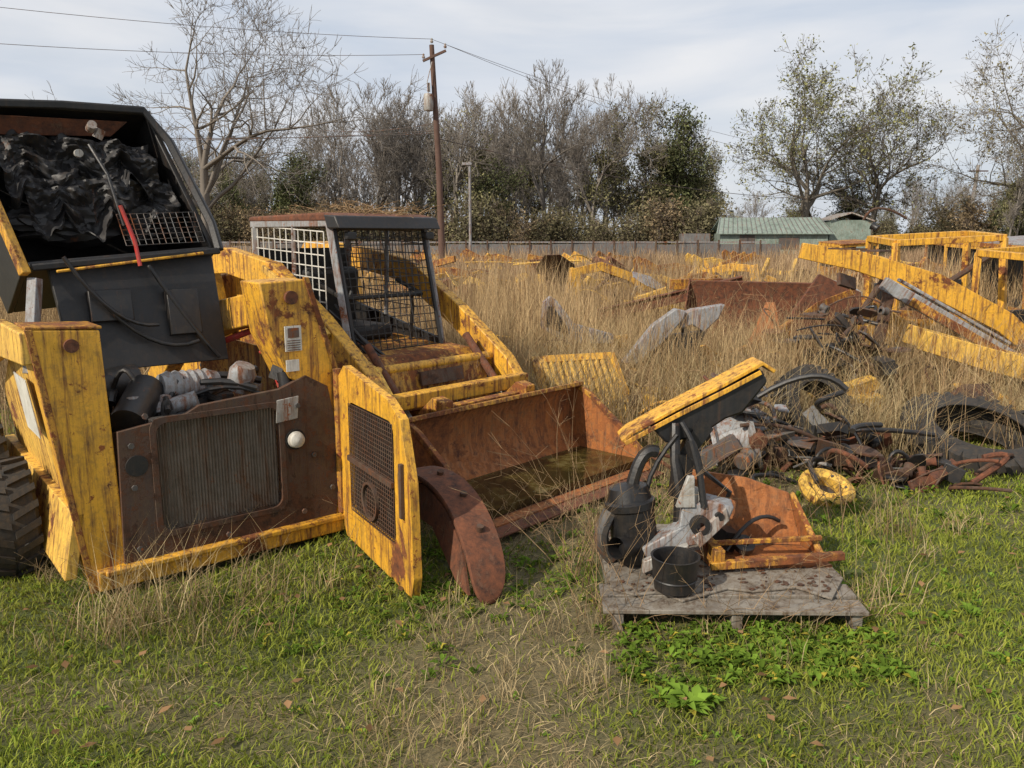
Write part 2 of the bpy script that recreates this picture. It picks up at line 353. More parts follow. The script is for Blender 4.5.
def build_weeds():
    rng=RNG; V=[];F=[];C=[];o=0
    def leaf(p,d,l,w,up,col):
        nonlocal o
        d=np.array(d);s=np.array([-d[1],d[0],0]); p=np.array(p)
        pts=[p,p+d*l*.45-s*w*.5+[0,0,up*.7],p+d*l*.45+[0,0,up*.55],p+d*l*.45+s*w*.5+[0,0,up*.7],p+d*l+[0,0,up*.6]]
        V.append(np.array(pts));F.append(np.array([[0,1,2],[0,2,3],[1,4,2],[2,4,3]])+o);C.append(np.tile(col,(5,1)));o+=5
    spots=[]
    for (a,b,s,n,br) in [(.62,2.55,.085,30,1.4),(.70,2.61,.06,20,1.2),(.54,2.61,.06,18,1.2),(.60,2.68,.05,14,1.1)]: spots.append((a,b,s,n,br))
    for i in range(260): spots.append((.42+rng.random()*1.1,2.72+rng.random()*.46,rng.uniform(.025,.06),10,rng.uniform(.55,1.2)))
    for i in range(60): spots.append((1.75+rng.normal()*.4,3.1+rng.normal()*.3,rng.uniform(.03,.06),9,rng.uniform(.8,1.3)))
    for i in range(200): spots.append((rng.normal()*.5-.3,3.85+rng.normal()*.4-.3*rng.random(),rng.uniform(.03,.055),9,rng.uniform(.5,.9)))
    for i in range(120): spots.append((rng.normal()*1.+1.6,5.+rng.normal()*.5,rng.uniform(.03,.08),9,rng.uniform(.5,.9)))
    for i in range(2600):
        a,b=wedge(1,1.8,6.5,rng)
        if rng.random()<green_amt(a,b)[0]*.9+.1: spots.append((a[0],b[0],rng.uniform(.010,.030),7,rng.uniform(.8,1.5)))
    for a,b,s,n,br in spots:
        if not keep(np.array([a]),np.array([b]),-.02)[0]: continue
        z=float(H(np.array([a]),np.array([b]))[0])
        for i in range(n):
            t=rng.random()*6.28; k=rng.uniform(.6,1.1)
            col=np.array([.14,.22,.03])*br*rng.uniform(.7,1.2) if rng.random()<.95 else np.array([.40,.33,.05])
            leaf((a+rng.normal()*s*.15,b+rng.normal()*s*.15,z+rng.random()*s*.3),(math.cos(t),math.sin(t),0),s*k,s*k*.42,s*rng.uniform(.15,.9),col)
    for i in range(240):
        a,b=wedge(1,1.8,6,rng); a=a[0];b=b[0]; t=rng.random()*6.28; z=float(H(np.array([a]),np.array([b]))[0])+.02+rng.random()*.02
        leaf((a,b,z),(math.cos(t),math.sin(t),0),rng.uniform(.03,.06),.03,rng.uniform(0,.02),np.array([.24,.14,.07])*rng.uniform(.5,1.6))
    mkobj('leafy_weeds',npmesh('leafy_weeds',np.concatenate(V),np.concatenate(F),np.concatenate(C),VEG))
build_weeds()
def tubes(P,Q,R1,R2,k,col):
    P=np.array(P,float);Q=np.array(Q,float);R1=np.array(R1);R2=np.array(R2); n=len(P)
    d=Q-P; d/=np.linalg.norm(d,axis=1)[:,None]+1e-9
    ref=np.where(np.abs(d[:,2:3])>.9,np.array([[1.,0,0]]),np.array([[0,0,1.]])); u=np.cross(d,ref); u/=np.linalg.norm(u,axis=1)[:,None]+1e-9; w=np.cross(d,u)
    V=np.zeros((n,2*k,3))
    for j in range(k):
        a=2*math.pi*j/k; e=u*math.cos(a)+w*math.sin(a); V[:,j]=P+e*R1[:,None]; V[:,k+j]=Q+e*R2[:,None]
    f=[]
    for j in range(k):
        j2=(j+1)%k; f+=[[j,j2,k+j2],[j,k+j2,k+j]]
    F=np.array(f)[None]+np.arange(n)[:,None,None]*2*k
    return V.reshape(-1,3),F.reshape(-1,3),np.tile(col,(n*2*k,1))
def build_stalks():
    rng=RNG; P=[];Q=[];R1=[];R2=[]
    def st(a,b,h,lean,r,z=None):
        z=float(H(np.array([a]),np.array([b]))[0]) if z is None else z; t=rng.random()*6.28; p=Vector((a,b,z)); d=Vector((math.cos(t)*lean,math.sin(t)*lean,1)).normalized()
        for i in range(5):
            q=p+d*h/5; P.append(p);Q.append(q);R1.append(r*(1-i*.17));R2.append(r*(1-(i+1)*.17))
            if i>=2:
                for j in range(2):
                    e=(d+Vector(rng.normal(0,.5,3))).normalized(); P.append(q);Q.append(q+e*h*.13);R1.append(r*.45);R2.append(r*.25)
            p=q; d=(d+Vector((math.cos(t),math.sin(t),-.2))*lean*.35+Vector(rng.normal(0,.06,3))).normalized()
    for i in range(1900):
        x,y=wedge(1,5.4,15,rng); st(x[0],y[0],rng.uniform(.4,1.25)*(.6+.4*min(1,y[0]/9)),rng.uniform(.05,.5),.0028*(.6+y[0]/8))
    for i in range(60): st(rng.uniform(.25,.6),rng.uniform(3.15,4.2),rng.uniform(.4,.95),rng.uniform(.1,.6),.0022)
    for i in range(70): st(rng.uniform(.9,2.2),rng.uniform(4.05,5.),rng.uniform(.3,.8),rng.uniform(.2,.7),.0024)
    for i in range(34): st(rng.uniform(.4,1.5),rng.uniform(3.08,3.2),rng.uniform(.2,.55),rng.uniform(.3,.9),.002)
    for i in range(40): st(rng.uniform(-1.9,-.9),rng.uniform(3.0,3.4),rng.uniform(.2,.45),rng.uniform(.2,.8),.002)
    for i in range(60): st(rng.uniform(-.9,.3),rng.uniform(3.9,4.4),rng.uniform(.2,.5),rng.uniform(.2,.8),.002)
    for i in range(220):
        lx=rng.uniform(.6,1.3); ly=rng.uniform(1.9,3.0); a,b=bl(lx,ly); st(a,b,rng.uniform(.12,.34),rng.uniform(.8,3),.005,1.79)
    V,F,C=tubes(P,Q,R1,R2,3,np.array([.34,.23,.13])); C=C*np.repeat(rng.uniform(.5,1.5,(len(P),1)),6,0)
    mkobj('dead_weed_stalks',npmesh('dead_weed_stalks',V,F,C,VEG))
build_stalks()
# ------------------------------------------------------------------ trees
def make_tree(name,seed,Ht,spread=.8,maxl=4,kids=6,clear=.25,leaf=0,leafcol=(.07,.08,.03),lsize=.2,bark=(.13,.11,.09),r0=None,forks=1,up=.12,twigr=.012,lspread=.5,l0=.62,kl=1.,ang=(28,62),k2=None,wig=.16):
    rng=random.Random(seed); P=[];Q=[];R1=[];R2=[];tips=[]
    def grow(p,d,L,r,lvl):
        n=7 if lvl==0 else(6 if lvl==1 else (4 if lvl==2 else 3))
        st=L/n
        for i in range(n):
            d=(d+Vector((rng.gauss(0,1),rng.gauss(0,1),rng.gauss(0,1)))*(.06 if lvl==0 else wig)+Vector((0,0,up if lvl else .02))).normalized()
            tp=.75 if lvl else (.7 if kl<=1 else .35)
            q=p+d*st; rb=r*(1-tp*i/n); re=r*(1-tp*(i+1)/n)
            P.append(p);Q.append(q);R1.append(max(rb,twigr*.7));R2.append(max(re,twigr*.6)); p=q
            cl=clear if lvl==0 else .25; kk=kids if (lvl<2 or k2 is None) else k2
            if lvl<maxl and (i+1)/n>cl:
                nk=kk/(n*(1-cl)); nk=int(nk)+(rng.random()<nk-int(nk))
                for _ in range(nk):
                    a=rng.uniform(rad(ang[0]),rad(ang[1]))*(.7+.5*spread); o=d.orthogonal().normalized(); o=Matrix.Rotation(rng.uniform(0,6.283),3,d)@o
                    nd=(d*math.cos(a)+o*math.sin(a)).normalized()
                    f=(1-.45*(i/n) if kl<=1 else 1) if lvl==0 else 1-.3*(i/n)
                    grow(p,nd,L*rng.uniform(.42,.68)*f*(1 if lvl else spread*kl),max(re*rng.uniform(.5,.75),twigr),lvl+1)
            if lvl>=maxl-1: tips.append(q)
        if lvl<maxl:
            for _ in range(2): grow(p,(d+Vector((rng.gauss(0,.35),rng.gauss(0,.35),.1))).normalized(),L*.5*(kl if lvl==0 else 1),max(re*.8,twigr),lvl+1)
    r0=r0 or Ht*.018
    for k in range(forks):
        a=6.28*k/forks; d=Vector((math.cos(a)*.18*(forks>1),math.sin(a)*.18*(forks>1),1)).normalized()
        grow(Vector((0,0,-.2)),d,Ht*l0,r0,0)
    z=max(q.z for q in Q); s=Ht/z
    PA=np.array([tuple(p) for p in P])*s; QA=np.array([tuple(p) for p in Q])*s
    parts=[tubes(PA,QA,R1,R2,3,np.array(bark))]
    if leaf and tips:
        r=np.random.default_rng(seed); T=np.array([tuple(t) for t in tips])*s; m=int(leaf); idx=r.integers(0,len(T),m)
        c=T[idx]+r.normal(0,lspread,(m,3))*np.array([1,1,.7]); 
        a=r.normal(0,1,(m,3)); a/=np.linalg.norm(a,axis=1)[:,None]; b=np.cross(a,r.normal(0,1,(m,3))); b/=np.linalg.norm(b,axis=1)[:,None]+1e-9
        sz=(r.uniform(.5,1.2,(m,1))*lsize); V=np.stack([c-a*sz*.5,c+b*sz*.4,c+a*sz*.5],1).reshape(-1,3)
        col=np.array(leafcol)*r.uniform(.5,1.5,(m,1))*(.75+.5*(np.sin(c[:,0:1]*1.7+seed)*np.sin(c[:,1:2]*1.9)*np.sin(c[:,2:3]*1.3)>0))
        parts.append((V,np.arange(3*m).reshape(-1,3),np.repeat(col,3,0)))
    V,F,C=joinparts(parts); return npmesh(name,V,F,C,TREE)
big=make_tree('bare_oak',14,18.,1.0,4,6,.5,leaf=0,bark=(.19,.165,.14),r0=.42,forks=1,up=.05,twigr=.015,l0=.34,kl=2.3,k2=4,wig=.2)
mkobj('bare_oak_tree',big,None,(-18.8,50,0),.6)
t1=make_tree('oak',23,15.2,1.0,4,6,.5,leaf=8500,leafcol=(.15,.15,.065),lsize=.27,bark=(.15,.13,.105),r0=.34,up=.05,twigr=.016,lspread=.22,l0=.36,kl=2.0,k2=4,wig=.2)
mkobj('leafy_oak_tree',t1,None,(21.6,60,0),2.1)
t2=make_tree('oak2',31,13.6,.9,4,6,.5,leaf=3600,leafcol=(.15,.14,.07),lsize=.26,bark=(.15,.13,.105),r0=.27,up=.08,twigr=.015,lspread=.22,l0=.38,kl=1.7,k2=4,wig=.2)
mkobj('leafy_oak_tree',t2,None,(26.9,61,0),.4)
t3=make_tree('oak3',37,18.,1.0,4,6,.45,leaf=4200,leafcol=(.15,.13,.065),lsize=.26,bark=(.17,.145,.115),r0=.32,up=.07,twigr=.015,lspread=.22,l0=.4,kl=1.8,k2=4,wig=.2)
mkobj('leafy_oak_tree',t3,None,(38.6,60,0),1.3)
bare=[make_tree('bare_tree_mesh%d'%i,50+i,13,.5,3,9,.3,leaf=0,bark=(.22,.195,.17),up=.15,twigr=.019,r0=.19,k2=7) for i in range(2)]
bare+=[make_tree('bare_tree_mesh%d'%(2+i),55+i,13,.8,4,5,.5,leaf=0,bark=(.21,.185,.16),up=.12,twigr=.017,r0=.25,l0=.42,kl=1.5,k2=4,ang=(18,48)) for i in range(2)]
oliv=[make_tree('olive_tree_mesh%d'%i,60+i,11.5,.65,3,8,.3,leaf=3600,leafcol=(.15,.14,.07),lsize=.28,bark=(.19,.165,.135),up=.12,twigr=.02,lspread=.4,r0=.2) for i in range(3)]
ever=[make_tree('evergreen_mesh%d'%i,70+i,10.8,.7,3,8,.2,leaf=8000,leafcol=(.10,.11,.05),lsize=.30,bark=(.13,.11,.085),up=.08,twigr=.02,lspread=.42,r0=.22) for i in range(2)]
bush=[make_tree('bush_mesh%d'%i,80+i,3.4,1.1,2,7,.05,leaf=2600,leafcol=(.20,.15,.09) if i else (.13,.115,.065),lsize=.22,bark=(.2,.16,.13),up=.05,twigr=.015,lspread=.5,forks=4) for i in range(2)]
def treeline():
    R=root('distant_tree_line'); rng=random.Random(3)
    def put(me,x,y,s): mkobj('tree',me,R,(x,y,0),rng.random()*6.28,(s*rng.uniform(.9,1.1),s*rng.uniform(.9,1.1),s))
    for i in range(60):
        u=180+532*(i+rng.random())/60; y=rng.uniform(60,82); x=(u-512)/800*y
        if u<300: me=rng.choice(oliv+ever[:1]+bare); s=rng.uniform(.6,.85)
        elif u<430: me=rng.choice(bare+bare+oliv[:1]); s=rng.uniform(.75,1.0)
        elif u<620: me=rng.choice(bare+bare+oliv); s=rng.uniform(.78,1.02)
        else: me=rng.choice(oliv+bare[:2]); s=rng.uniform(.75,.9)
        put(me,x,y,s*y/70)
    for u,me,s in((662,ever[0],.98),(640,oliv[1],1.0),(688,ever[1],.8),(375,bare[2],.98),(350,bare[1],.98),(545,bare[3],1.08),(585,bare[2],1.0),(480,oliv[0],.98),(300,ever[1],.72),(520,bare[1],1.0),(605,oliv[0],.95),(455,bare[2],.95),(400,bare[3],.98),(335,bare[0],.95),(250,ever[0],.55),(500,ever[1],.68),(565,bare[0],1.0),(425,bare[1],.9)):
        y=60; put(me,(u-512)/800*y,y,s)
    for i in range(24):
        u=rng.uniform(-120,230); y=rng.uniform(62,95); put(rng.choice(bare+oliv+bare),(u-512)/800*y,y,rng.uniform(.6,.9))
    for i in range(44):
        u=rng.uniform(715,1180); y=rng.uniform(85,120); put(rng.choice(oliv+bare),(u-512)/800*y,y,rng.uniform(.55,.85) if u>900 else rng.uniform(.35,.55))
    for u,y,me,s in((1005,58,oliv[1],.7),(985,64,ever[0],.5),(1035,60,oliv[0],.85),(950,66,oliv[2],.42),(845,66,ever[1],.6),(1000,56,bare[0],.7),(930,70,bush[0],1.3),(960,62,bush[1],1.3),(1015,60,ever[1],.5)):
        put(me,(u-512)/800*y,y,s)
    for i in range(120):
        u=-150+1350*(i+rng.random())/120; y=rng.uniform(54,60)+ (6 if u>715 else 0); put(rng.choice(bush),(u-512)/800*y,y,rng.uniform(.7,1.3)*(1 if u<715 else .65))
treeline()
# ------------------------------------------------------------------ buildings, fence, poles
def shed():
    R=root('tin_roof_shed',(16.4,52,0),rad(-8))
    MB().box((0,0,.9),(6.4,4,1.8)).obj('walls',R,ROOFG,.01)
    m=MB(); m.prism([(-3.5,-2.3,1.75),(3.5,-2.3,1.75),(3.1,0,2.75),(-3.1,0,2.75)],(0,0,.05)); m.prism([(-3.5,2.3,1.75),(-3.1,0,2.75),(3.1,0,2.75),(3.5,2.3,1.75)],(0,0,.05)); m.obj('roof',R,ROOFG)
    m=MB()
    for i in range(24): m.tube([(-3.4+i*.295,-2.3,1.82),(-3.05+i*.265,0,2.82)],.025,4)
    m.obj('roof_ribs',R,TIN)
    m=MB(); m.box((-1.6,-2.02,.9),(.9,.06,1.6)); m.box((.9,-2.02,1.2),(1.2,.06,.7)); m.obj('door_and_window',R,DGRY)
    m=MB(); m.box((4.6,0.2,1.3),(2.4,3.2,2.6)); m.obj('lean_to',R,ROOFG); m=MB(); m.prism([(3.3,-1.6,2.6),(4.6,-1.6,3.0),(5.95,-1.6,2.5),(5.95,2,2.5),(4.6,2,3.0),(3.3,2,2.6)],(0,0,.08)); m.obj('lean_to_roof',R,LGRY)
    m=MB(); m.box((-4.6,.5,.9),(1.8,2.4,1.8)); m.obj('annex',R,TIN)
shed()
def fence():
    R=root('sheet_metal_fence',(0,0,0)); m=MB(); p=MB(); rng=random.Random(2); x=-17
    while x<14.5:
        h=1.2+rng.uniform(-.12,.12); y=46+.03*x
        m.box((x+.6,y,h/2),(1.19,.04,h),(rng.uniform(-.05,.05),0,0)); p.box((x,y-.05,.7),(.08,.08,1.45)); x+=1.2
    m.obj('panels',R,TIN); p.obj('posts',R,DRUST)
    t=MB(); t.box((-1.2,45.93,1.3),(31.5,.09,.07),(0,0,.03)); t.obj('top_rail',R,GRY)
fence()
def pole():
    R=root('utility_pole',(-3.0,35,0)); m=MB(); m.tube([(0,0,-.3),(-.1,0,4.5),(-.32,0,9.4)],[.16,.13,.10],12); m.obj('shaft',R,POLE)
    m=MB(); m.box((-.2,-.13,8.95),(1.05,.09,.1),(0,-.4,0)); m.obj('crossarm',R,POLE,.01)
    m=MB(); m.lathe([(0,.001),(0,.17),(.05,.2),(.62,.2),(.68,.17),(.7,.001)],(-.46,-.3,6.75),(0,0,1),20); m.obj('transformer',R,LGRY)
    m=MB()
    for x,z in((-.65,8.85),(-.3,9.45),(.25,9.25)): m.lathe([(0,.001),(0,.05),(.06,.07),(.1,.04),(.16,.05),(.2,.001)],(x,-.13,z),(0,0,1),10)
    m.obj('insulators',R,LGRY)
    m=MB(); m.box((-.45,-.2,7.7),(.12,.12,.35)); m.tube([(-.46,-.3,7.4),(-.5,-.3,7.9),(-.3,-.2,8.7)],.02,6); m.obj('fuse_cutout',R,LGRY)
    R2=root('utility_pole',(-1.95,38,0)); MB().tube([(0,0,-.2),(0,0,5.0)],[.07,.06],10).obj('shaft',R2,GRY); MB().box((-.12,0,4.9),(.45,.2,.12)).obj('lamp_head',R2,GRY,.02)
    R3=root('utility_pole',(38,68,0)); MB().tube([(0,0,0),(.4,0,7.4)],[.18,.13],8).obj('shaft',R3,LGRY)
    MB().box((.4,-.1,6.9),(1.6,.1,.1)).obj('crossarm',R3,POLE)
    W=root('power_lines')
    def wire(a,b,sag,r=.010,k=24):
        a=Vector(a);b=Vector(b); MB().tube([a.lerp(b,i/k)-Vector((0,0,sag*4*(i/k)*(1-i/k))) for i in range(k+1)],r,5).obj('wire',W,DGRY)
    T=Vector((-3.0,35,0))
    wire(T+Vector((-.32,-.13,9.6)),(-34,22,10.4),.7); wire(T+Vector((-.65,-.13,9.0)),(-34,21,8.6),.8)
    wire(T+Vector((-.32,-.13,9.6)),(38.4,68,7.4),1.6,.009); wire(T+Vector((.25,-.13,9.4)),(38.4,67.9,6.9),1.9,.009)
    wire(T+Vector((-.2,0,6.0)),(-34,36,6.6),.6,.016); wire(T+Vector((-.2,0,5.9)),(-34,30,6.3),.6,.016)
    wire(T+Vector((-.2,0,5.7)),(24,58,4.2),.7,.018); wire(T+Vector((-.2,0,6.3)),(-16,52,9),.6,.014)
pole()
# ------------------------------------------------------------------ skid steer loader A (rear view, tipped cab)
def loaderA():
    R=root('skid_steer_loader',(-1.92,3.45,0),rad(39.7))
    P=lambda pts,y:[(a,y,b) for a,b in pts]
    m=MB(); m.prism(P([(0,.03),(.15,.03),(.12,1.24),(-.15,1.26)],0),(0,.26,0)); m.obj('tower_left',R,YEL,.008)
    m=MB(); m.prism([(-.165,0,1.26),(.13,0,1.245),(.13,.27,1.245),(-.165,.27,1.26)],(0,0,.012)); m.prism(P([(-.02,.03),(.008,.03),(-.14,1.26),(-.17,1.26)],-.006),(0,.02,0)); m.obj('tower_left_flange',R,YELR,.003)
    m=MB(); m.prism([(-.02,.26,.42),(-.02,1.7,.42),(-.06,1.7,.75),(-.11,.9,1.1),(-.13,.26,1.18)],(.03,0,0)); m.obj('side_panel_left',R,YELC,.004)
    m=MB(); m.prism([(-.105,.3,.72),(-.105,.62,.72),(-.14,.62,1.0),(-.14,.3,1.0)],(-.004,0,0)); m.obj('decal_left',R,WHT)
    m=MB(); m.prism([(-.19,a,b) for a,b in ribbon([(.0,1.18),(.7,1.16),(1.6,.98),(2.2,.6)],[.14,.18,.2,.16])],(.05,0,0)); m.obj('lift_arm_left',R,YELC,.008)
    m=MB(); m.prism([(-.12,.0,.12),(-.12,1.9,.12),(-.06,1.9,.42),(-.06,.0,.42)],(.05,0,0)); m.obj('lower_side_left',R,YELC,.004)
    m=MB(); m.prism([(.15,.26,.1),(.15,1.8,.1),(.15,1.8,.95),(.15,.26,.95)],(.015,0,0)); m.prism([(1.14,.26,.1),(1.14,1.8,.1),(1.14,1.8,1.0),(1.14,.26,1.0)],(.015,0,0)); m.obj('inner_walls',R,YELR)
    m=MB(); m.prism(P([(1.16,.06),(1.36,.06),(1.30,.80),(1.11,1.43),(.86,1.42),(.90,1.15),(1.0,.92),(1.12,.86)],0),(0,.26,0)); m.obj('tower_right',R,YEL,.008)
    m=MB(); m.prism(P([(1.345,.06),(1.372,.06),(1.315,.80),(1.125,1.44),(1.095,1.44),(1.285,.8)],-.006),(0,.02,0)); m.obj('tower_right_flange',R,YELR,.003)
    m=MB(); m.box((1.02,-.012,1.13),(.09,.006,.13)); m.box((1.01,-.012,.99),(.07,.006,.06)); m.obj('decal_right',R,WHT)
    m=MB(); m.box((1.02,-.018,1.16),(.06,.005,.05)); 
    for i in range(5): m.box((1.02,-.018,1.12-i*.012),(.07,.004,.004))
    m.obj('decal_mark',R,DGRY)
    m=MB(); m.prism([(.9,a,b) for a,b in ribbon([(.05,1.3),(.7,1.2),(1.6,.98),(2.2,.6)],[.16,.18,.2,.16])],(.11,0,0)); m.obj('lift_arm_right',R,YEL,.008)
    m=MB(); m.box((.5,.95,1.12),(.9,.1,.1)); m.obj('arm_cross_tube',R,YELR,.01)
    m=MB(); m.lathe([(-.02,.001),(-.02,.035),(.0,.035)],(1.02,0,1.34),(0,1,0),16); m.lathe([(-.02,.001),(-.02,.03),(0,.03)],(0.0,0,1.18),(0,1,0),16); m.obj('pivot_pins',R,RUST)
    T=lambda a,b,t:(a,-.015+t,b)
    m=MB(); m.frame([(.13,.13),(1.22,.13),(1.27,.5),(1.2,.86),(1.08,.93),(.93,.875),(.52,.845),(.45,.81),(.15,.77)],rrect(.31,.25,.92,.79,.05),T,.03); m.obj('rear_bulkhead',R,DRUST,.003)
    m=MB(); m.frame(rrect(.285,.225,.945,.815,.06),rrect(.315,.255,.915,.785,.05),lambda a,b,t:(a,-.021+t,b),.006); m.obj('radiator_surround',R,DRUST,.002)
    m=MB(); m.box((.615,.075,.515),(.62,.05,.56)) 
    for i in range(40): m.prism([(.312+i*.0152,.05,.25),(.3196+i*.0152,.036,.25),(.3272+i*.0152,.05,.25)],(0,0,.54))
    m.obj('radiator_core',R,RADM)
    m=MB()
    for a,b in((.2,.2),(.2,.5),(.2,.7),(1.03,.2),(1.1,.5),(1.02,.78),(.62,.17),(.27,.83),(1.2,.3)): m.lathe([(-.012,.001),(-.012,.014),(0,.014)],(a,-.02,b),(0,1,0),6)
    m.obj('bolts',R,DGRY)
    m=MB(); m.prism(P([(.90,.70),(1.02,.71),(1.03,.83),(.91,.82)],-.022),(0,.006,0)); m.obj('warning_plate',R,LGRY,.01)
    m=MB(); m.lathe([(-.05,.001),(-.048,.02),(-.035,.038),(-.01,.045),(.02,.04)],(1.0,-.02,.60),(0,1,0),18); m.obj('work_lamp',R,WHT)
    m=MB(); m.lathe([(-.012,.04),(-.02,.055),(.02,.055)],(1.0,-.005,.60),(0,1,0),18); m.lathe([(-.02,.001),(-.02,.05),(0,.055)],(.22,.0,.6),(0,1,0),16); m.obj('lamp_bezel',R,BLK)
    m=MB(); m.box((.66,.03,.09),(1.3,.14,.1)); m.box((.66,-.05,.125),(1.24,.02,.03)); m.obj('rear_bumper',R,YEL,.008)
    m=MB(); m.box((.65,.9,.12),(1.0,1.6,.04)); m.obj('belly_pan',R,DRUST)
    m=MB(); m.box((.6,.62,.5),(.55,.6,.5)); m.box((.6,.5,.78),(.42,.45,.1)); m.obj('engine_block',R,DGRY,.02)
    rg=random.Random(9); m=MB(); g=MB()
    m.lathe([(-.14,.001),(-.14,.085),(.14,.085),(.17,.06),(.17,.001)],(.3,.2,.84),(.3,.4,.25),24)
    m.lathe([(-.1,.001),(-.1,.1),(.1,.1),(.1,.001)],(.28,.5,.9),(1,.2,.1),24)
    for i in range(26):
        a=(rg.uniform(.2,.55),rg.uniform(.06,.7),rg.uniform(.66,.86)); b=(rg.uniform(.2,1.05),rg.uniform(.1,.8),rg.uniform(.7,.92)); hose(m,a,b,rg.uniform(.02,.14),rg.uniform(.01,.026))
    m.obj('engine_hoses',R,BLK2)
    pr=[(-.15,.001),(-.15,.06)]+[( -.13+i*.02,.066+.009*(i%2)) for i in range(13)]+[(.15,.055),(.15,.001)]
    g.lathe(pr,(.58,.3,.90),(1,.15,-.05),24); g.lathe([(0,.001),(0,.06),(.1,.07),(.14,.05),(.14,.001)],(.80,.22,.86),(.2,-.3,.8),20)
    g.lathe([(-.07,.001),(-.07,.045),(.07,.045),(.07,.001)],(.5,.16,.83),(1,-.4,.3),16)
    for i in range(6): g.lathe([(-.03,.001),(-.03,.03),(.03,.03),(.03,.001)],(rg.uniform(.25,1.),rg.uniform(.1,.5),rg.uniform(.8,.88)),(rg.random(),rg.random(),rg.random()),12)
    g.obj('exhaust_and_filters',R,GRY)
    m=MB(); m.tube([(.8,.7,1.02),(1.02,.5,1.13)],.018,8); hose(m,(.98,.1,.86),(1.05,.5,1.0),.05,.01); m.obj('red_rod',R,RED)
    m=MB(); m.lathe([(-.05,.001),(-.05,.035),(.05,.035),(.05,.001)],(.99,.05,.9),(0,.2,1),14); m.box((1.0,.1,.93),(.1,.08,.07),(.2,.3,.4)); m.obj('fuel_filter',R,BLK2)
    BL=Vector((-.03,.6,1.50));BR=Vector((.88,.6,1.57));TR=Vector((.68,.92,2.30));TL=Vector((-.2,.92,2.28)); n=Vector((0,.92,-.38))*.7
    def quad(m,a,b,c,d,t): 
        nn=(b-a).cross(c-a).normalized()*t; m.prism([a,b,c,d],nn)
    m=MB(); quad(m,TL,TR,TR+n,TL+n,.03); quad(m,BR,TR,TR+n,BR+n,.03); quad(m,BL+n,BR+n,TR+n,TL+n,.03); quad(m,BL,TL,TL+n,BL+n,.03); quad(m,BL,BR,BR+n,BL+n,.03); m.obj('cab_shell',R,BLK,.006)
    m=MB(); m.tube([BR+Vector((0,-.03,0)),BR.lerp(TR,.2)+Vector((.03,-.03,0)),BR.lerp(TR,.8)+Vector((.02,-.03,0)),TR+Vector((-.05,-.03,.02)),TR.lerp(TL,.5)+Vector((0,-.03,.02)),TL+Vector((0,-.03,0))],.03,4); m.tube([BL+Vector((0,-.03,0)),BR+Vector((0,-.03,0))],.025,4); m.obj('cab_rim',R,BLK,.008)
    m=MB(); m.tube([BL+Vector((-.03,-.06,-.03)),TL+Vector((-.0,-.06,-.15))],.03,4); m.tube([BL+Vector((.1,-.07,-.02)),BR+Vector((-.1,-.07,-.01))],.01,4); m.obj('cab_edge_strip',R,YEL,.005)
    m=MB(); m.prism([TL+Vector((.1,.02,-.04)),TR+Vector((-.12,.02,-.04)),TR+Vector((-.2,.06,-.12)),TL+Vector((.14,.06,-.13))],(0,.02,.0)); m.obj('cab_header_panel',R,RUST,.003)
    m=MB()
    for i,(a,b,c,s1,s2,s3) in enumerate([(.1,1.0,2.04,.13,.1,.12),(.34,1.0,2.02,.13,.1,.13),(.55,1.0,2.01,.11,.1,.12),(.3,.88,1.72,.34,.12,.11),(.62,.88,1.72,.17,.12,.1)]): lump(m,(a-.05,b,c),(s1,s2,s3),i+1,.5,4,3.4)
    m.cloth((-.1,.90,2.14),(.74,0,.0),(.04,-.10,-.25),(0,-1,.2),90,36,.07,1.3)
    m.cloth((.0,.80,1.94),(.72,0,.0),(.03,-.06,-.24),(0,-1,.2),90,34,.06,4.1)
    m.obj('torn_headliner',R,CLOTH)
    m=MB(); m.prism([(.1,.84,1.72),(.78,.84,1.75),(.74,.9,1.95),(.08,.9,1.93)],(0,.04,0)); m.obj('seat_pan',R,BLK2,.03)
    m=MB(); m.grid((.42,.62,1.6),(.40,0,.02),(-.02,.07,.16),12,6,.0025); m.obj('cab_mesh',R,DGRY)
    m=MB(); m.lathe([(-.03,.001),(-.03,.022),(.03,.022),(.03,.001)],(.34,.78,2.2),(0,-1,.3),14); m.box((.38,.8,2.17),(.04,.03,.05),(.3,.4,.2)); m.lathe([(-.02,.001),(-.02,.02),(.01,.02)],(.26,.74,2.06),(0,1,0),16); m.obj('latch_hardware',R,LGRY)
    m=MB(); m.tube([(.38,.52,1.8),(.43,.5,1.62),(.44,.48,1.5)],.010,8); m.obj('red_strap',R,RED); m=MB(); m.tube([(.3,.68,2.1),(.35,.58,1.95),(.39,.52,1.7)],.008,8); hose(m,(.1,.5,1.55),(.5,.45,1.2),-.1,.01); m.obj('gas_strut',R,BLK2)
    m=MB(); m.prism([(.05,.64,1.52),(.86,.64,1.56),(.86,.48,.98),(.1,.48,.98)],(0,.05,.0)); m.obj('firewall',R,BLK,.005)
    m=MB(); m.box((.3,.55,1.3),(.2,.06,.16),(-.2,0,0)); m.box((.65,.53,1.25),(.16,.06,.24),(-.2,0,0)); hose(m,(.2,.5,1.4),(.7,.45,1.1),-.12,.012); hose(m,(.5,.55,1.5),(.8,.45,1.),-.02,.012); m.obj('firewall_boxes',R,BLK2,.01)
    m=MB(); m.tube([(-.02,.55,1.45),(-.09,.5,1.0)],.035,4); m.tube([(-.22,.75,2.2),(-.2,.62,1.3)],.03,4); m.obj('cab_support_post',R,GRY,.004)
    D=root('rear_door',(1.25,-.03,0),rad(-98.0)); D.parent=R
    T=lambda a,b,t:(a,t,b)
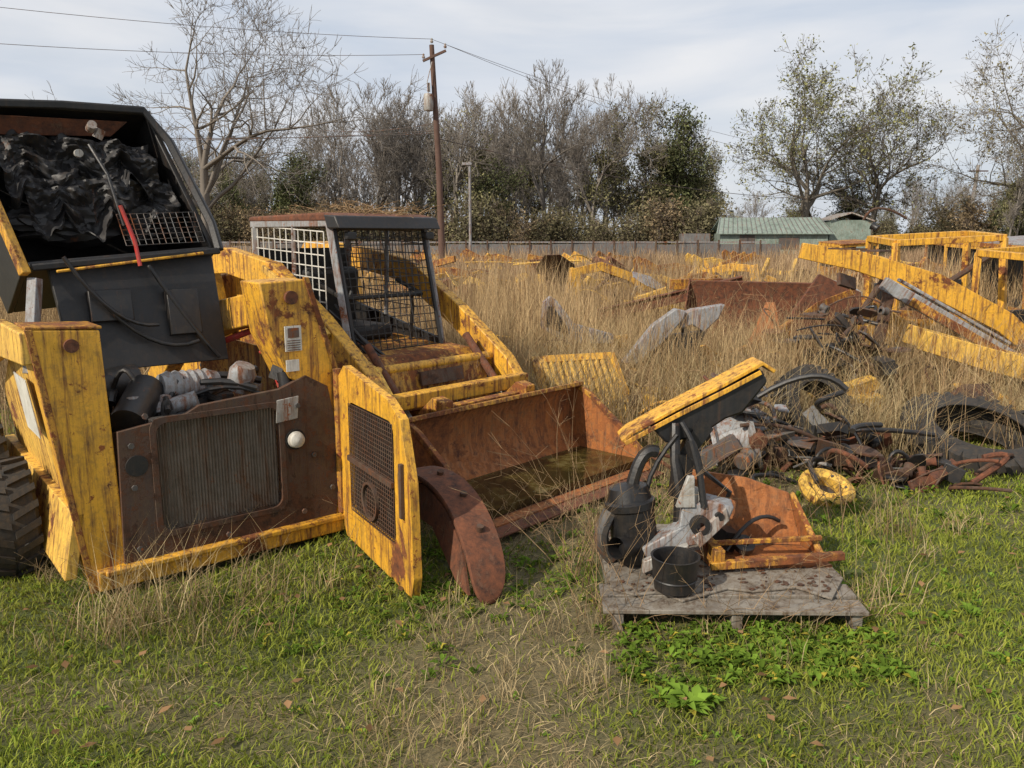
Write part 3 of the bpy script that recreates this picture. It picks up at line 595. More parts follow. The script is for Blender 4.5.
    m=MB(); m.frame([(0,.12),(.06,.03),(.9,.0),(.93,.1),(.91,.55),(.82,.83),(.68,.90),(.1,.98),(0,.9)],rrect(.15,.2,.74,.80,.06),T,.045); m.obj('door_frame',D,YEL,.006)
    m=MB(); m.box((.45,.03,.51),(.6,.012,.64)); m.obj('door_back',D,BLK)
    m=MB(); m.grid((.16,-.002,.21),(.57,0,0),(0,0,.58),24,26,.0024); m.obj('door_mesh',D,DRUST)
    m=MB(); m.box((.45,-.01,.50),(.58,.02,.03)); m.lathe([(-.02,.10),(-.02,.085),(0,.085),(0,.10),(-.02,.10)],(.45,0,.34),(0,1,0),24); m.box((.84,-.01,.5),(.025,.02,.26)); m.obj('door_bracket',D,DRUST,.003)
    m=MB(); m.tube([(0,.0,.15),(0,.0,.95)],.022,10); m.obj('hinge',D,YELR)
    tire(R,(-.24,.75,.22),(1,0,0),.32,.24,.55,YELC); tire(R,(-.24,1.6,.28),(1,0,0),.34,.24,.55,YELC,'front_wheel'); tire(R,(1.52,1.0,.3),(1,0,0),.34,.26,.55,YELC,'right_wheel'); tire(R,(1.52,1.8,.3),(1,0,0),.34,.26,.55,YELC,'right_front_wheel')
loaderA()
# ------------------------------------------------------------------ skid steer loader B
def loaderB():
    R=root('skid_steer_loader',(-.15,4.2,0),rad(47)); W=1.66
    prof=[(0,.035),(.3,.03),(.5,.035),(.62,.07),(.71,.16),(.745,.3),(.74,.46),(.70,.54)]
    m=MB(); m.prism([(0.012,a,b) for a,b in ribbon(prof,.02)],(W-.024,0,0)); m.obj('bucket_shell',R,ORG)
    side=[(-.0,.02),(.5,.02),(.64,.06),(.74,.16),(.77,.3),(.76,.47),(.69,.57),(.55,.5),(.2,.25),(.02,.1)]
    m=MB(); m.prism([(0,a,b) for a,b in side],(.012,0,0)); m.prism([(W-.012,a,b) for a,b in side],(.012,0,0)); m.obj('bucket_side_plates',R,ORG,.002)
    m=MB(); m.prism([(-.01,a,b) for a,b in [(-.1,.02),(.12,.02),(.12,.045),(-.1,.03)]],(W+.02,0,0)); m.obj('cutting_edge',R,RUST,.003)
    m=MB(); m.prism([(-.005,a,b) for a,b in ribbon([(.735,.5),(.70,.555),(.62,.575)],.03)],(W+.01,0,0)); m.obj('bucket_top_flange',R,YELR,.005)
    m=MB()
    for x in(-.012,W-.02): m.prism([(x,a,b) for a,b in ribbon([(.02,.1),(.2,.25),(.55,.5),(.7,.57)],.035)],(.035,0,0))
    m.obj('bucket_side_rims',R,YELR,.004)
    m=MB(); m.prism([(.014,.10,.05),(W-.014,.10,.05),(W-.014,.64,.05),(.014,.64,.05)],(0,0,.045)); m.obj('bucket_water',R,WATER)
    m=MB(); 
    for x in(.38,1.18): m.prism([(x,a,b) for a,b in [(.76,.1),(1.0,.18),(1.0,.5),(.86,.62),(.76,.6)]],(.1,0,0))
    m.box((.83,.86,.35),(.9,.08,.4)); m.obj('quick_coupler',R,YELR,.006)
    arm=[(3.75,1.42),(3.0,1.46),(2.35,1.36),(1.75,1.02),(1.25,.68),(.95,.34)]; wd=[.2,.2,.2,.19,.18,.15]
    m=MB(); m.prism([(.13,a,b) for a,b in ribbon(arm,wd)],(.1,0,0)); m.obj('lift_arm_near',R,YEL,.008)
    m=MB(); m.prism([(1.42,a,b) for a,b in ribbon(arm,wd)],(.1,0,0)); m.obj('lift_arm_far',R,YEL,.008)
    m=MB(); m.prism([(.225,a,b) for a,b in ribbon([(1.9,1.0),(1.25,.75),(.95,.42)],.07)],(.03,0,0)); m.prism([(.10,a,b) for a,b in ribbon([(2.4,1.42),(2.0,1.25),(1.6,.98)],.05)],(.03,0,0)); m.obj('arm_gusset',R,YELC,.004)
    m=MB(); m.box((.83,1.05,.58),(1.3,.1,.1)); m.tube([(.2,1.35,.74),(1.45,1.35,.74)],.035,12); m.obj('arm_cross_tube',R,YEL,.01)
    m=MB(); m.tube([(.36,1.5,.9),(.36,1.15,.55)],.03,12); m.tube([(1.3,1.5,.9),(1.3,1.15,.55)],.03,12); m.tube([(.08,2.9,1.1),(.08,1.9,.95)],.035,12); m.obj('tilt_cylinders',R,RUST)
    m=MB(); m.tube([(.36,1.15,.55),(.36,.9,.3)],.018,10); m.tube([(1.3,1.15,.55),(1.3,.9,.3)],.018,10); m.obj('cylinder_rods',R,LGRY)
    m=MB(); 
    for x in(.02,1.4): m.prism([(x,a,b) for a,b in [(3.3,.3),(3.95,.3),(4.0,1.45),(3.85,1.6),(3.45,1.58),(3.3,1.2),(3.2,.7)]],(.26,0,0))
    m.obj('towers',R,YEL,.01)
    m=MB(); m.prism([(.34,a,b) for a,b in [(1.35,.22),(3.9,.22),(3.9,.95),(1.5,.8),(1.3,.6)]],(1.0,0,0)); m.obj('chassis',R,YELR,.01)
    m=MB(); m.box((.84,1.32,.6),(.96,.06,.34),(-.25,0,0)); m.obj('front_step_plate',R,YELR,.01)
    m=MB(); m.box((.84,1.27,.66),(.4,.02,.1),(-.25,0,0)); m.obj('decal_strip',R,DRUST)
    m=MB(); m.prism([(.38,a,b) for a,b in [(3.0,.93),(3.9,.93),(3.9,1.3),(3.0,1.38)]],(.92,0,0)); m.obj('engine_hood',R,YEL,.02)
    x0,x1=.39,1.27; F=1.72; Bk=3.0; zt=1.74
    def post(m,a,b,w=.05): m.tube([a,b],w*.707,4)
    m=MB()
    for x in(x0,x1): post(m,(x,F,.72),(x,F+.22,zt)); post(m,(x,Bk,.9),(x,Bk-.05,zt-.02)); post(m,(x,F+.18,zt),(x,Bk,zt)); post(m,(x,F,.74),(x,Bk,.92)); post(m,(x,2.45,.85),(x,2.4,zt),.035)
    post(m,(x0,F+.22,zt),(x1,F+.22,zt)); post(m,(x0,Bk-.05,zt),(x1,Bk-.05,zt)); post(m,(x0,F,.74),(x1,F,.74)); m.obj('cab_frame',R,GRY,.006)
    m=MB(); m.prism([(x0-.03,a,b) for a,b in [(F+.1,zt+.01),(Bk+.02,zt+.02),(Bk,zt+.06),(F+.25,zt+.075),(F+.12,zt+.05)]],(x1-x0+.06,0,0)); m.obj('cab_roof',R,RUST,.015)
    m=MB(); m.prism([(x0-.035,a,b) for a,b in [(F+.05,zt-.04),(F+.2,zt-.04),(F+.24,zt+.06),(F+.1,zt+.05)]],(x1-x0+.07,0,0)); m.obj('cab_visor',R,BLK,.01)
    m=MB(); m.grid((x0-.01,F+.28,1.0),(0,1.0,.05),(0,.0,.68),12,8,.0055); m.obj('side_window_mesh',R,WHT)
    m=MB(); m.grid((x1,F+.28,1.0),(0,1.0,.05),(0,.0,.68),12,8,.005); m.obj('side_window_mesh_far',R,DGRY)
    m=MB(); m.grid((x0+.03,F-.01,.76),(x1-x0-.06,0,0),(0,.21,.94),14,16,.0045); m.obj('front_screen_mesh',R,BLK)
    m=MB(); m.tube([(x0+.03,F-.015,.76),(x1-.03,F-.015,.76),(x1-.03,F+.2,1.7),(x0+.03,F+.2,1.7),(x0+.03,F-.015,.76)],.018,6); m.obj('front_screen_frame',R,BLK)
    m=MB(); m.prism([(x0,a,b) for a,b in [(F,.55),(F+1.2,.55),(F+1.2,1.0),(F,.80)]],(.03,0,0)); m.prism([(x1-.03,a,b) for a,b in [(F,.55),(F+1.2,.55),(F+1.2,1.1),(F,.85)]],(.03,0,0)); m.box((.83,Bk-.03,1.15),(.86,.03,.8)); m.obj('cab_panels',R,BLK)
    m=MB(); m.box((.83,2.35,.9),(.5,.5,.12)); m.box((.83,2.62,1.15),(.5,.12,.5),(.15,0,0)); m.obj('seat',R,CLOTH,.04)
    m=MB(); m.tube([(.5,2.0,.7),(.5,1.95,1.1),(.55,1.92,1.25)],.015,8); m.tube([(1.15,2.0,.7),(1.15,1.95,1.1),(1.1,1.92,1.25)],.015,8); m.tube([(.45,2.2,1.3),(.45,1.9,1.2),(1.2,1.9,1.2),(1.2,2.2,1.3)],.018,8); m.obj('control_levers',R,BLK2)
    m=MB(); m.box((.47,F+.08,zt-.09),(.08,.05,.06)); m.box((1.2,F+.08,zt-.09),(.08,.05,.06)); m.obj('headlights',R,BLK2,.01)
    m=MB(); rg=random.Random(4)
    for i in range(7): hose(m,(.3+rg.random()*.1,1.9,1.0+rg.random()*.2),(.4+rg.random()*.6,1.1,.5),-.1,.011,9,(rg.uniform(-.1,.1),0,0))
    m.obj('hydraulic_hoses',R,BLK2)
    for y in(1.85,3.0):
        tire(R,(.13,y,.36),(1,0,0),.38,.26,.55,YELC); tire(R,(1.53,y,.36),(1,0,0),.38,.26,.55,YELC,'far_wheel')
loaderB()
def curved_fender():
    R=root('rusty_steel_fender')
    c=[(-.62,4.3,.34),(-.54,4.2,.42),(-.38,3.98,.45),(-.25,3.78,.40),(-.16,3.58,.30),(-.10,3.44,.16),(-.09,3.36,.0)]
    side=Vector((.15,.09,0)); vs=[];fs=[];n=len(c)
    for i,p in enumerate(c):
        p=Vector(p); d=(Vector(c[min(i+1,n-1)])-Vector(c[max(i-1,0)])).normalized(); nn=d.cross(side).normalized()
        if nn.z<0: nn=-nn
        w=1 if i<n-1 else .7
        vs+=[p-side*.55*w,p+side*.55*w,p+side*.55*w-nn*.03,p-side*.55*w-nn*.03]
    for i in range(n-1):
        for k in range(4): fs.append([i*4+k,i*4+(k+1)%4,(i+1)*4+(k+1)%4,(i+1)*4+k])
    fs+=[[3,2,1,0],[4*n-4,4*n-3,4*n-2,4*n-1]]
    o=MB().add(vs,fs).obj('curved_plate',R,RUST); cr=o.data.attributes.new('crease_edge','FLOAT','EDGE')
    along=[0.]*len(o.data.edges)
    for i,e in enumerate(o.data.edges):
        a,b=e.vertices
        if a%4==b%4: along[i]=.9
    cr.data.foreach_set('value',along)
    s=o.modifiers.new('s','SUBSURF'); s.levels=s.render_levels=2
    m=MB(); 
    for i in(2,3,4): 
        p=Vector(c[i]); m.lathe([(-.02,.018),(.008,.018),(.008,.001)],p+Vector((.01,0,.0)),(0.1,-.3,1),12)
    m.obj('bolt_heads',R,DRUST)
    m=MB(); m.prism([(-.64,4.26,.32),(-.45,3.93,.40),(-.33,3.72,.34),(-.24,3.52,.24),(-.2,3.38,.05),(-.26,3.5,.06),(-.4,3.8,.22),(-.62,4.2,.2)],(.012,.008,0)); m.obj('web_plate',R,RUST)
curved_fender()
# ------------------------------------------------------------------ pallet and parts
def pallet():
    R=root('wooden_pallet',(.97,3.62,-.025),rad(-2),rad(1.2),rad(-1)); rg=random.Random(8); m=MB()
    for i in range(7): 
        y=-.43+i*.143; m.box((rg.uniform(-.02,.02),y,.125),(1.08+rg.uniform(-.09,.03),.122,.018),(rg.uniform(-.03,.03),rg.uniform(-.01,.01),rg.uniform(-.014,.014)))
    for x in(-.5,0,.5): m.box((x,0,.068),(.045,.96,.09))
    for y in(-.42,0,.42): m.box((0,y,.012),(1.06,.11,.02))
    m.obj('boards',R,WOOD,.003)
    m=MB(); m.prism([(-.52,-.3,.138),(-.42,-.36,.138),(-.3,-.34,.138),(-.22,-.42,.138),(.0,-.30,.138),(.1,-.33,.138),(.3,-.29,.138),(.42,-.4,.138),(.54,-.2,.138),(.5,.35,.138),(-.45,.4,.138)],(0,0,.01)); m.obj('rotten_plywood',R,WOOD,.002)
    m=MB()
    for i in range(260): lump(m,(rg.uniform(-.5,.5),rg.uniform(-.34,.35),.152),(rg.uniform(.003,.02),rg.uniform(.003,.014),.005),i,.4,1)
    m.obj('debris',R,DRUST)
pallet()
def pallet_parts():
    Z=.126
    R=root('air_cleaner_canister',(.60,3.62,Z),0,rad(-4),rad(-8))
    m=MB(); m.lathe([(0,.001),(0,.095),(.03,.11),(.25,.11),(.26,.12),(.29,.12),(.30,.105),(.36,.09),(.38,.001)],(0,0,0),(0,0,1),28); m.obj('canister',R,BLK2)
    m=MB(); m.lathe([(-.06,.05),(.08,.05)],(-.05,-.1,.1),(-.6,-.6,.2),16); hose(m,(.02,0,.36),(.16,.02,.5),.06,.03); m.obj('inlet_hose',R,BLK2)
    m=MB(); hose(m,(-.12,0,.02),(-.1,-.04,.26),.0,.035,9,(-.05,-.02,0)); m.obj('elbow_duct',R,DGRY)
    R=root('plastic_pot',(.715,3.30,Z)); MB().lathe([(0,.001),(0,.088),(.13,.103),(.15,.108),(.15,.098),(.02,.082),(.02,.001)],(0,0,0),(0,0,1),32).obj('pot',R,BLK2)
    MB().lathe([(.045,.094),(.05,.099),(.055,.096)],(0,0,0),(0,0,1),32).obj('pot_band',R,BLK)
    R=root('grey_cast_bracket',(.80,3.50,Z))
    m=MB(); m.prism([(-.16,0,.02),(.02,-.02,.12),(.10,0,.13),(.20,.0,.24),(.22,.0,.30),(.10,.0,.33),(-.02,0,.30),(-.03,0,.2),(-.2,0,.1)],(.02,.12,0)); m.obj('casting',R,GRY,.008)
    m=MB(); m.prism([(-.2,-.06,.0),(.0,-.08,.1),(.0,-.08,.15),(-.2,-.06,.06)],(0,.04,0)); m.prism([(.02,-.02,.17),(.18,.02,.3),(.2,.02,.24),(.06,-.02,.12)],(0,-.03,0)); m.box((.03,.05,.34),(.07,.08,.08),(0,.3,0)); m.prism([(-.05,-.01,.3),(.0,-.01,.45),(.03,-.01,.45),(.04,-.01,.3)],(0,.03,0)); m.obj('ribs',R,LGRY,.005)
    m=MB(); m.lathe([(-.02,.02),(-.02,.045),(.02,.045),(.02,.02)],(.06,-.02,.22),(0,1,0),18); m.tube([(.08,0,.30),(.06,.02,.45),(.02,.05,.6)],.016,8); m.lathe([(-.01,.001),(-.01,.02),(.01,.02)],(.15,-.01,.26),(0,1,0),12); m.obj('collar',R,BLK)
    R=root('black_linkage',(.80,3.62,Z))
    m=MB(); m.tube([(.0,0,.0),(.0,0,.3),(-.03,.03,.48),(-.02,.1,.64)],[.035,.035,.025,.025],10); hose(m,(-.1,0,.02),(-.02,.05,.6),.02,.012,9,(-.1,0,0)); hose(m,(.06,0,.2),(-.0,.05,.66),.02,.014,9,(.05,-.05,0)); m.prism([(-.05,.02,.3),(.04,.02,.32),(.06,.02,.48),(-.03,.02,.52)],(0,.05,0)); m.prism([(.0,.08,.5),(.05,.08,.46),(.16,.08,.62),(.1,.08,.68)],(0,.06,0)); m.obj('hoses_and_lever',R,BLK2)
    R=root('yellow_hood_panel',(.9,3.78,.02))
    pf=[(-.37,.66),(-.33,.70),(-.12,.82),(.1,.935),(.28,1.04),(.34,1.0)]
    m=MB(); m.prism([(a,-.07,b) for a,b in ribbon(pf,.02)],(.0,.17,0)); m.obj('panel',R,YEL,.004)
    m=MB(); m.prism([(a,-.065,b) for a,b in [(-.24,.735),(-.16,.65),(.0,.685),(.12,.77),(.2,.80),(.31,.95),(.28,1.01),(.05,.895),(-.12,.80)]],(0,.15,0)); m.obj('black_underside',R,BLK,.012)  # black body beneath the yellow sheet, forming the panel's dark underside
    m=MB(); m.prism([(a,-.075,b) for a,b in ribbon([(-.36,.655),(-.12,.79),(.1,.905),(.27,1.0)],.022)],(0,-.008,0)); m.obj('panel_edge',R,YEL,.002)
    R=root('orange_steel_hopper',(1.22,3.62,Z),rad(6))
    m=MB(); m.prism([(-.3,.22,.02),(.22,.1,.02),(.17,.16,.27),(-.02,.24,.33),(-.32,.34,.36)],(.005,.015,0)); m.obj('back_plate',R,ORG,.002)
    m=MB(); m.prism([(.22,.1,.02),(.26,-.1,.02),(.21,-.02,.1),(.17,.16,.27)],(.012,0,0)); m.prism([(-.32,.1,.0),(-.3,-.08,.0),(.26,-.14,.0),(.24,.16,.0)],(0,0,.015)); m.obj('side_plate',R,ORG,.002)
    m=MB(); m.tube([(-.32,-.12,.03),(.3,-.16,.07)],.026,4); m.tube([(-.32,.0,.09),(.24,-.06,.12)],.016,4); m.box((-.28,-.04,.06),(.05,.18,.09)); m.prism([(.17,.14,.27),(.19,.14,.28),(.25,-.08,.05),(.22,-.08,.04)],(0,.02,0)); m.obj('yellow_channel',R,YELR,.004)
    m=MB(); m.lathe([(0,.02),(0,.05),(.03,.05),(.03,.02)],(-.1,.04,.05),(0,-.6,1),18); m.tube([(-.25,.1,.02),(-.15,.12,.3),(-.3,.1,.42)],.012,6); hose(m,(-.2,0,.05),(.1,.1,.15),.08,.01); m.box((-.18,.08,.08),(.1,.08,.1),(.2,.3,.4)); m.obj('knob_and_cables',R,BLK2)
pallet_parts()
# ------------------------------------------------------------------ field scrap
def ring():
    R=root('yellow_wheel_hub',(1.98,4.85,.05),0,rad(24),rad(6))
    MB().lathe([(0,.075),(0,.16),(.03,.175),(.06,.17),(.07,.13),(.05,.10),(.065,.085),(.065,.075),(0,.075)],(0,0,0),(0,0,1),36).obj('hub',R,YELC)
    m=MB(); 
    for k in range(6): m.lathe([(0,.009),(.067,.009),(.068,.001)],(.115*math.cos(k*1.047),.115*math.sin(k*1.047),0),(0,0,1),8)
    m.lathe([(.0,.074),(.01,.001)],(0,0,0),(0,0,1),20); m.obj('studs_and_bore',R,DGRY)
ring()
def open_tire(name,loc,R_,W,a0,a1,tilt,rz):
    R=root(name,loc,rz,tilt[0],tilt[1]); h=W/2
    m=MB(); m.lathe([(-h,R_*.62),(-h*1.05,R_*.86),(-h*.8,R_*.96),(0,R_),(h*.8,R_*.96),(h*1.05,R_*.86),(h,R_*.62),(h*.9,R_*.63),(h*.85,R_*.85),(0,R_*.93),(-h*.85,R_*.85),(-h*.9,R_*.63),(-h,R_*.62)],(0,0,0),(0,0,1),40,a0,a1); m.obj('casing',R,RUB)
    m=MB(); ax=Vector((0,0,1)); u=ax.orthogonal().normalized(); w=ax.cross(u); k=a0+.05
    while k<a1-.1:
        for s in(-1,1):
            def q(aa,t,r): return ax*t+(u*math.cos(aa)+w*math.sin(aa))*r
            b=k+.12; da=.035
            vs=[q(k-da,s*h*1.03,R_*.85),q(k+da,s*h*1.03,R_*.85),q(k+da,s*h*.95,R_*1.04),q(k-da,s*h*.95,R_*1.04),q(b-da,0,R_*.98),q(b+da,0,R_*.98),q(b+da,0,R_*1.05),q(b-da,0,R_*1.05)]
            m.add(vs,[[0,1,2,3],[7,6,5,4],[0,4,5,1],[2,6,7,3],[1,5,6,2],[0,3,7,4]])
        k+=.2
    m.obj('tread_lugs',R,RUB)
open_tire('discarded_tire',(3.5,5.85,.14),.52,.24,0,6.2832,(rad(16),rad(-8)),.5)
open_tire('discarded_tire',(2.45,6.35,.26),.35,.2,0,6.2832,(rad(58),rad(12)),.3)
open_tire('discarded_tire',(4.5,8.0,.16),.42,.24,0,6.2832,(rad(20),rad(12)),.9)
def scrap(name,c,seed,size,mats,n,zc=.3):
    rg=random.Random(seed); R=root(name,c,rg.random()*0.5)
    by={}
    for i in range(n):
        mt=rg.choice(mats); m=by.setdefault(mt.name,(MB(),mt))[0]
        p=Vector((rg.gauss(0,size*.4),rg.gauss(0,size*.3),abs(rg.gauss(0,zc*.5))+.03)); k=rg.random()
        p.z*=max(.15,1-abs(p.x)/(size*1.1))
        rot=(rg.uniform(-.6,.6),rg.uniform(-.7,.7),rg.uniform(0,3.14))
        if k<.2: m.box(p,(rg.uniform(.2,.7)*size,rg.uniform(.05,.2)*size,rg.uniform(.05,.2)*size),rot)
        elif k<.55:
            s=size*rg.uniform(.12,.32); M=Matrix.Rotation(rot[2],3,'Z')@Matrix.Rotation(rot[1]+.5,3,'X')
            m.prism([p+M@Vector((s*math.cos(t)*rg.uniform(.6,1.2),s*math.sin(t)*rg.uniform(.5,1.2),0)) for t in (0,.8,1.7,2.6,3.5,4.4,5.4)],M@Vector((0,0,.015)))
        elif k<.68:
            q=rg.uniform(.4,1.); m.lathe([(-.1*size*q,.02),(-.1*size*q,.09*size*q),(-.05*size,.11*size*q),(0,.08*size*q),(.03,.1*size*q),(.08*size*q,.1*size*q),(.1*size*q,.05*q),(.1*size*q,.001)],p,(rg.gauss(0,1),rg.gauss(0,1),rg.gauss(0,1)),18)
        else: hose(m,p,p+Vector((rg.gauss(0,.4)*size,rg.gauss(0,.4)*size,rg.uniform(-.05,.15))),rg.uniform(0,.2)*size,rg.uniform(.006,.02),9,(rg.gauss(0,.1),0,0))
    for k,(m,mt) in by.items(): m.obj(k+'_pieces',R,mt,.004)
scrap('scrap_engine_parts',(1.75,5.7,0),1,.65,[DGRY,DRUST,BLK2,GRY,RUST,BLK],70,.55)
scrap('scrap_hose_pile',(2.4,5.6,0),2,.6,[BLK2,DRUST,BLK,RUST],60,.45)
scrap('scrap_engine_block',(3.15,7.4,.1),3,.62,[BLK,DRUST,BLK2,DGRY,DRUST],130,1.2)
scrap('scrap_metal_pile',(2.7,5.2,0),4,.6,[RUST,DRUST,DRUST,BLK2],26,.16)
scrap('scrap_metal_pile',(1.2,7.1,0),6,.9,[YELC,DRUST,YEL],18,.3)
scrap('scrap_metal_pile',(5.3,7.6,0),7,1.,[YEL,DRUST,BLK],26,.5)
scrap('scrap_metal_pile',(.2,9,0),12,1.,[YEL,DRUST,YELC],22,.6)
scrap('scrap_metal_pile',(1.7,8.3,0),15,.9,[YEL,YELR,YELC,DRUST],26,.6)
scrap('scrap_metal_pile',(4.2,6.7,0),14,.8,[DRUST,RUST,YELC,YEL],22,.35)
scrap('scrap_metal_pile',(3.,8.6,0),16,.8,[DRUST,RUST,YELC,BLK],24,.7)
def rim_drum():
    R=root('rusty_wheel_rim',(1.60,5.55,.2),.4)
    MB().lathe([(-.14,.2),(-.15,.22),(-.12,.23),(-.1,.19),(.1,.19),(.12,.23),(.15,.22),(.14,.2),(.05,.17),(.03,.05),(.03,.001)],(0,0,0),(.75,-.55,.25),30).obj('rim',R,GRY)
rim_drum()
def louver():
    R=root('yellow_louvred_panel',(.72,6.7,.04),rad(20),rad(-42))
    m=MB(); m.frame([(-.42,0),(.45,-.02),(.42,.75),(-.4,.75)],[(-.34,.07),(.36,.06),(.34,.68),(-.33,.68)],lambda a,b,t:(a,t,b),.04); m.obj('frame',R,YEL,.004)
    m=MB(); 
    for i in range(11): m.box((-.29+i*.063,.02,.375),(.03,.05,.63),(0,0,.5))
    m.obj('louvres',R,YELC,.003)
    m=MB(); m.box((0,.06,.37),(.72,.01,.62)); m.obj('backing',R,DRUST)
    R=root('yellow_side_panel',(.15,7.5,.0),rad(-18),rad(-55)); m=MB(); m.prism([(-.4,0,0),(.5,0,0),(.6,0,.3),(.2,0,.62),(-.5,0,.5)],(0,.03,0)); m.obj('panel',R,YELC,.004)
    m=MB(); m.prism([(-.4,-.02,.2),(.5,-.02,.2),(.5,-.02,.25),(-.4,-.02,.25)],(0,.02,0)); m.obj('stripe',R,BLK)
    R=root('yellow_side_panel',(.3,8.1,.1),rad(12),0,rad(38)); m=MB(); m.prism([(-.5,0,0),(.3,0,0),(.3,0,.14),(-.5,0,.1)],(0,.1,0)); m.obj('bar',R,YEL,.006)
louver()
def grey_arms():
    R=root('grey_loader_arm',(.72,8.9,.04),0)
    m=MB(); m.prism([(-.40,0,.60),(-.38,0,.88),(-.30,0,.95),(-.22,0,.90),(-.02,0,.64),(.42,0,.52),(.42,0,.42),(-.1,0,.42)],(0,.12,0)); m.obj('arm',R,GRY,.01)
    m=MB(); m.prism([(-.35,-.01,.62),(-.32,-.01,.84),(-.27,-.01,.84),(-.1,-.01,.6),(-.1,-.01,.52)],(0,.0-.005,0)); m.obj('painted_recess',R,BLK)  # flat black plate on the arm face; the recess is put in by colour only
    m=MB(); m.box((-.1,.1,.22),(.12,.1,.5),(0,.3,0)); m.box((.3,.1,.22),(.1,.1,.5),(0,-.5,0)); m.prism([(-.7,.15,.3),(.6,.15,.5),(.6,.15,.36),(-.7,.15,.12)],(0,.1,0)); m.obj('yellow_frame',R,YEL,.006)
    R=root('grey_loader_arm',(1.5,7.9,-.02),0)
    m=MB(); m.prism([(a,0,b) for a,b in [(-.40,.42),(-.26,.40),(.0,.62),(.2,.86),(.22,.94),(.12,.96),(-.10,.80)]],(0,.12,0)); m.prism([(a,.05,b) for a,b in [(.12,.86),(.3,.95),(.62,1.0),(.56,.86),(.42,.72),(.3,.80),(.2,.76)]],(0,.14,0)); m.obj('arm',R,GRY,.01)
    m=MB(); m.prism([(a,.04,b) for a,b in [(.1,.7),(.45,.74),(.35,.5),(.15,.3),(.05,.4),(-.2,.4)]],(0,.1,0)); m.tube([(.2,.1,.8),(.5,.1,.3)],.04,10); m.obj('black_bracket',R,BLK,.006)  # plain black plate and rod below the grey arm
    m=MB(); m.prism([(-.6,.18,.2),(.6,.18,.42),(.8,.18,.3),(.5,.18,.16),(-.6,.18,.02)],(0,.1,0)); m.box((-.3,.1,.22),(.1,.1,.46),(0,.4,0)); m.obj('yellow_frame',R,YEL,.006)
grey_arms()
def liftframe(name,loc,rz,s,mat,seed=0,tilt=0,both=True,c=None,w=None,upright=True):
    rg=random.Random(seed*13+1); R=root(name,loc,rz,rad(rg.uniform(-8,8)) if c is None else 0,tilt)
    if c is None:
        k=seed%5
        c=[[(-1.2,.75),(-.5,.95),(.2,.85),(.8,.5),(1.1,.12)],[(-1.2,.3),(-.4,.55),(.3,.85),(.9,1.15)],[(-1.1,.9),(-.2,.8),(.5,.55),(1.2,.5)],[(-1.,.15),(-.5,.7),(.1,.85),(.9,.4)],[(-.9,.2),(-.3,.9),(.1,.5),(.7,1.0)]][k]
        c=[(a*s,b*s+rg.uniform(-.08,.08)) for a,b in c]
    w=w or [.17*s]+[.2*s]*(len(c)-2)+[.14*s]
    sep=1.1*s*rg.uniform(.6,1)
    for i,y in enumerate((0,sep) if both else (0,)):
        m=MB(); m.prism([(a,y,b) for a,b in ribbon(c,w)],(0,.09*s,0)); m.obj('arm_%d'%(i+1),R,mat,.006)
    p=c[len(c)-2]
    if both: m=MB(); m.box((p[0],sep/2,p[1]),(.12*s,sep,.12*s)); m.obj('cross_tube',R,mat,.01)
    if upright:
        m=MB(); x=c[0][0]; zt=c[0][1]; m.prism([(x-.1*s,-.02,.05),(x+.25*s,-.02,.05),(x+.2*s,-.02,zt+.05),(x,-.02,zt+.12)],(0,.16*s,0)); m.obj('upright',R,mat,.006)
    m=MB(); m.tube([(c[0][0]+.3*s,.12*s,.2*s),(c[1][0]+.4*s,.12*s,c[1][1]-.1*s)],.035*s,10); m.box((.1*s,sep*.5,.25*s),(.6*s,.3*s,.3*s),(.2,.3,.4)); m.obj('cylinder_and_block',R,DRUST)
def body(name,loc,rz,s,mat):
    R=root(name,loc,rz,rad(3),rad(-4)); m=MB()
    m.prism([(-.9*s,0,.1),(.9*s,0,.1),(.95*s,0,.55*s),(.4*s,0,.75*s),(-.3*s,0,.7*s),(-.85*s,0,1.05*s),(-1.0*s,0,.9*s)],(0,.12,0))
    m.prism([(-.9*s,.9*s,.1),(.9*s,.9*s,.1),(.95*s,.9*s,.55*s),(.4*s,.9*s,.75*s),(-.3*s,.9*s,.7*s),(-.85*s,.9*s,1.05*s),(-1.0*s,.9*s,.9*s)],(0,.12,0))
    m.box((.4*s,.5*s,.5*s),(.5*s,.8*s,.1)); m.obj('side_plates',R,mat,.008)
    m=MB(); m.box((-.1*s,.5*s,.4*s),(1.2*s,.7*s,.5*s)); m.obj('dark_interior',R,DRUST,.02)
    m=MB()
    for x in(-.5,.5): m.lathe([(-.02,.05),(-.02,.16*s),(.0,.2*s),(.05,.2*s)],(x*s,0,.3*s),(0,1,0),18)
    m.obj('axle_hubs',R,BLK)
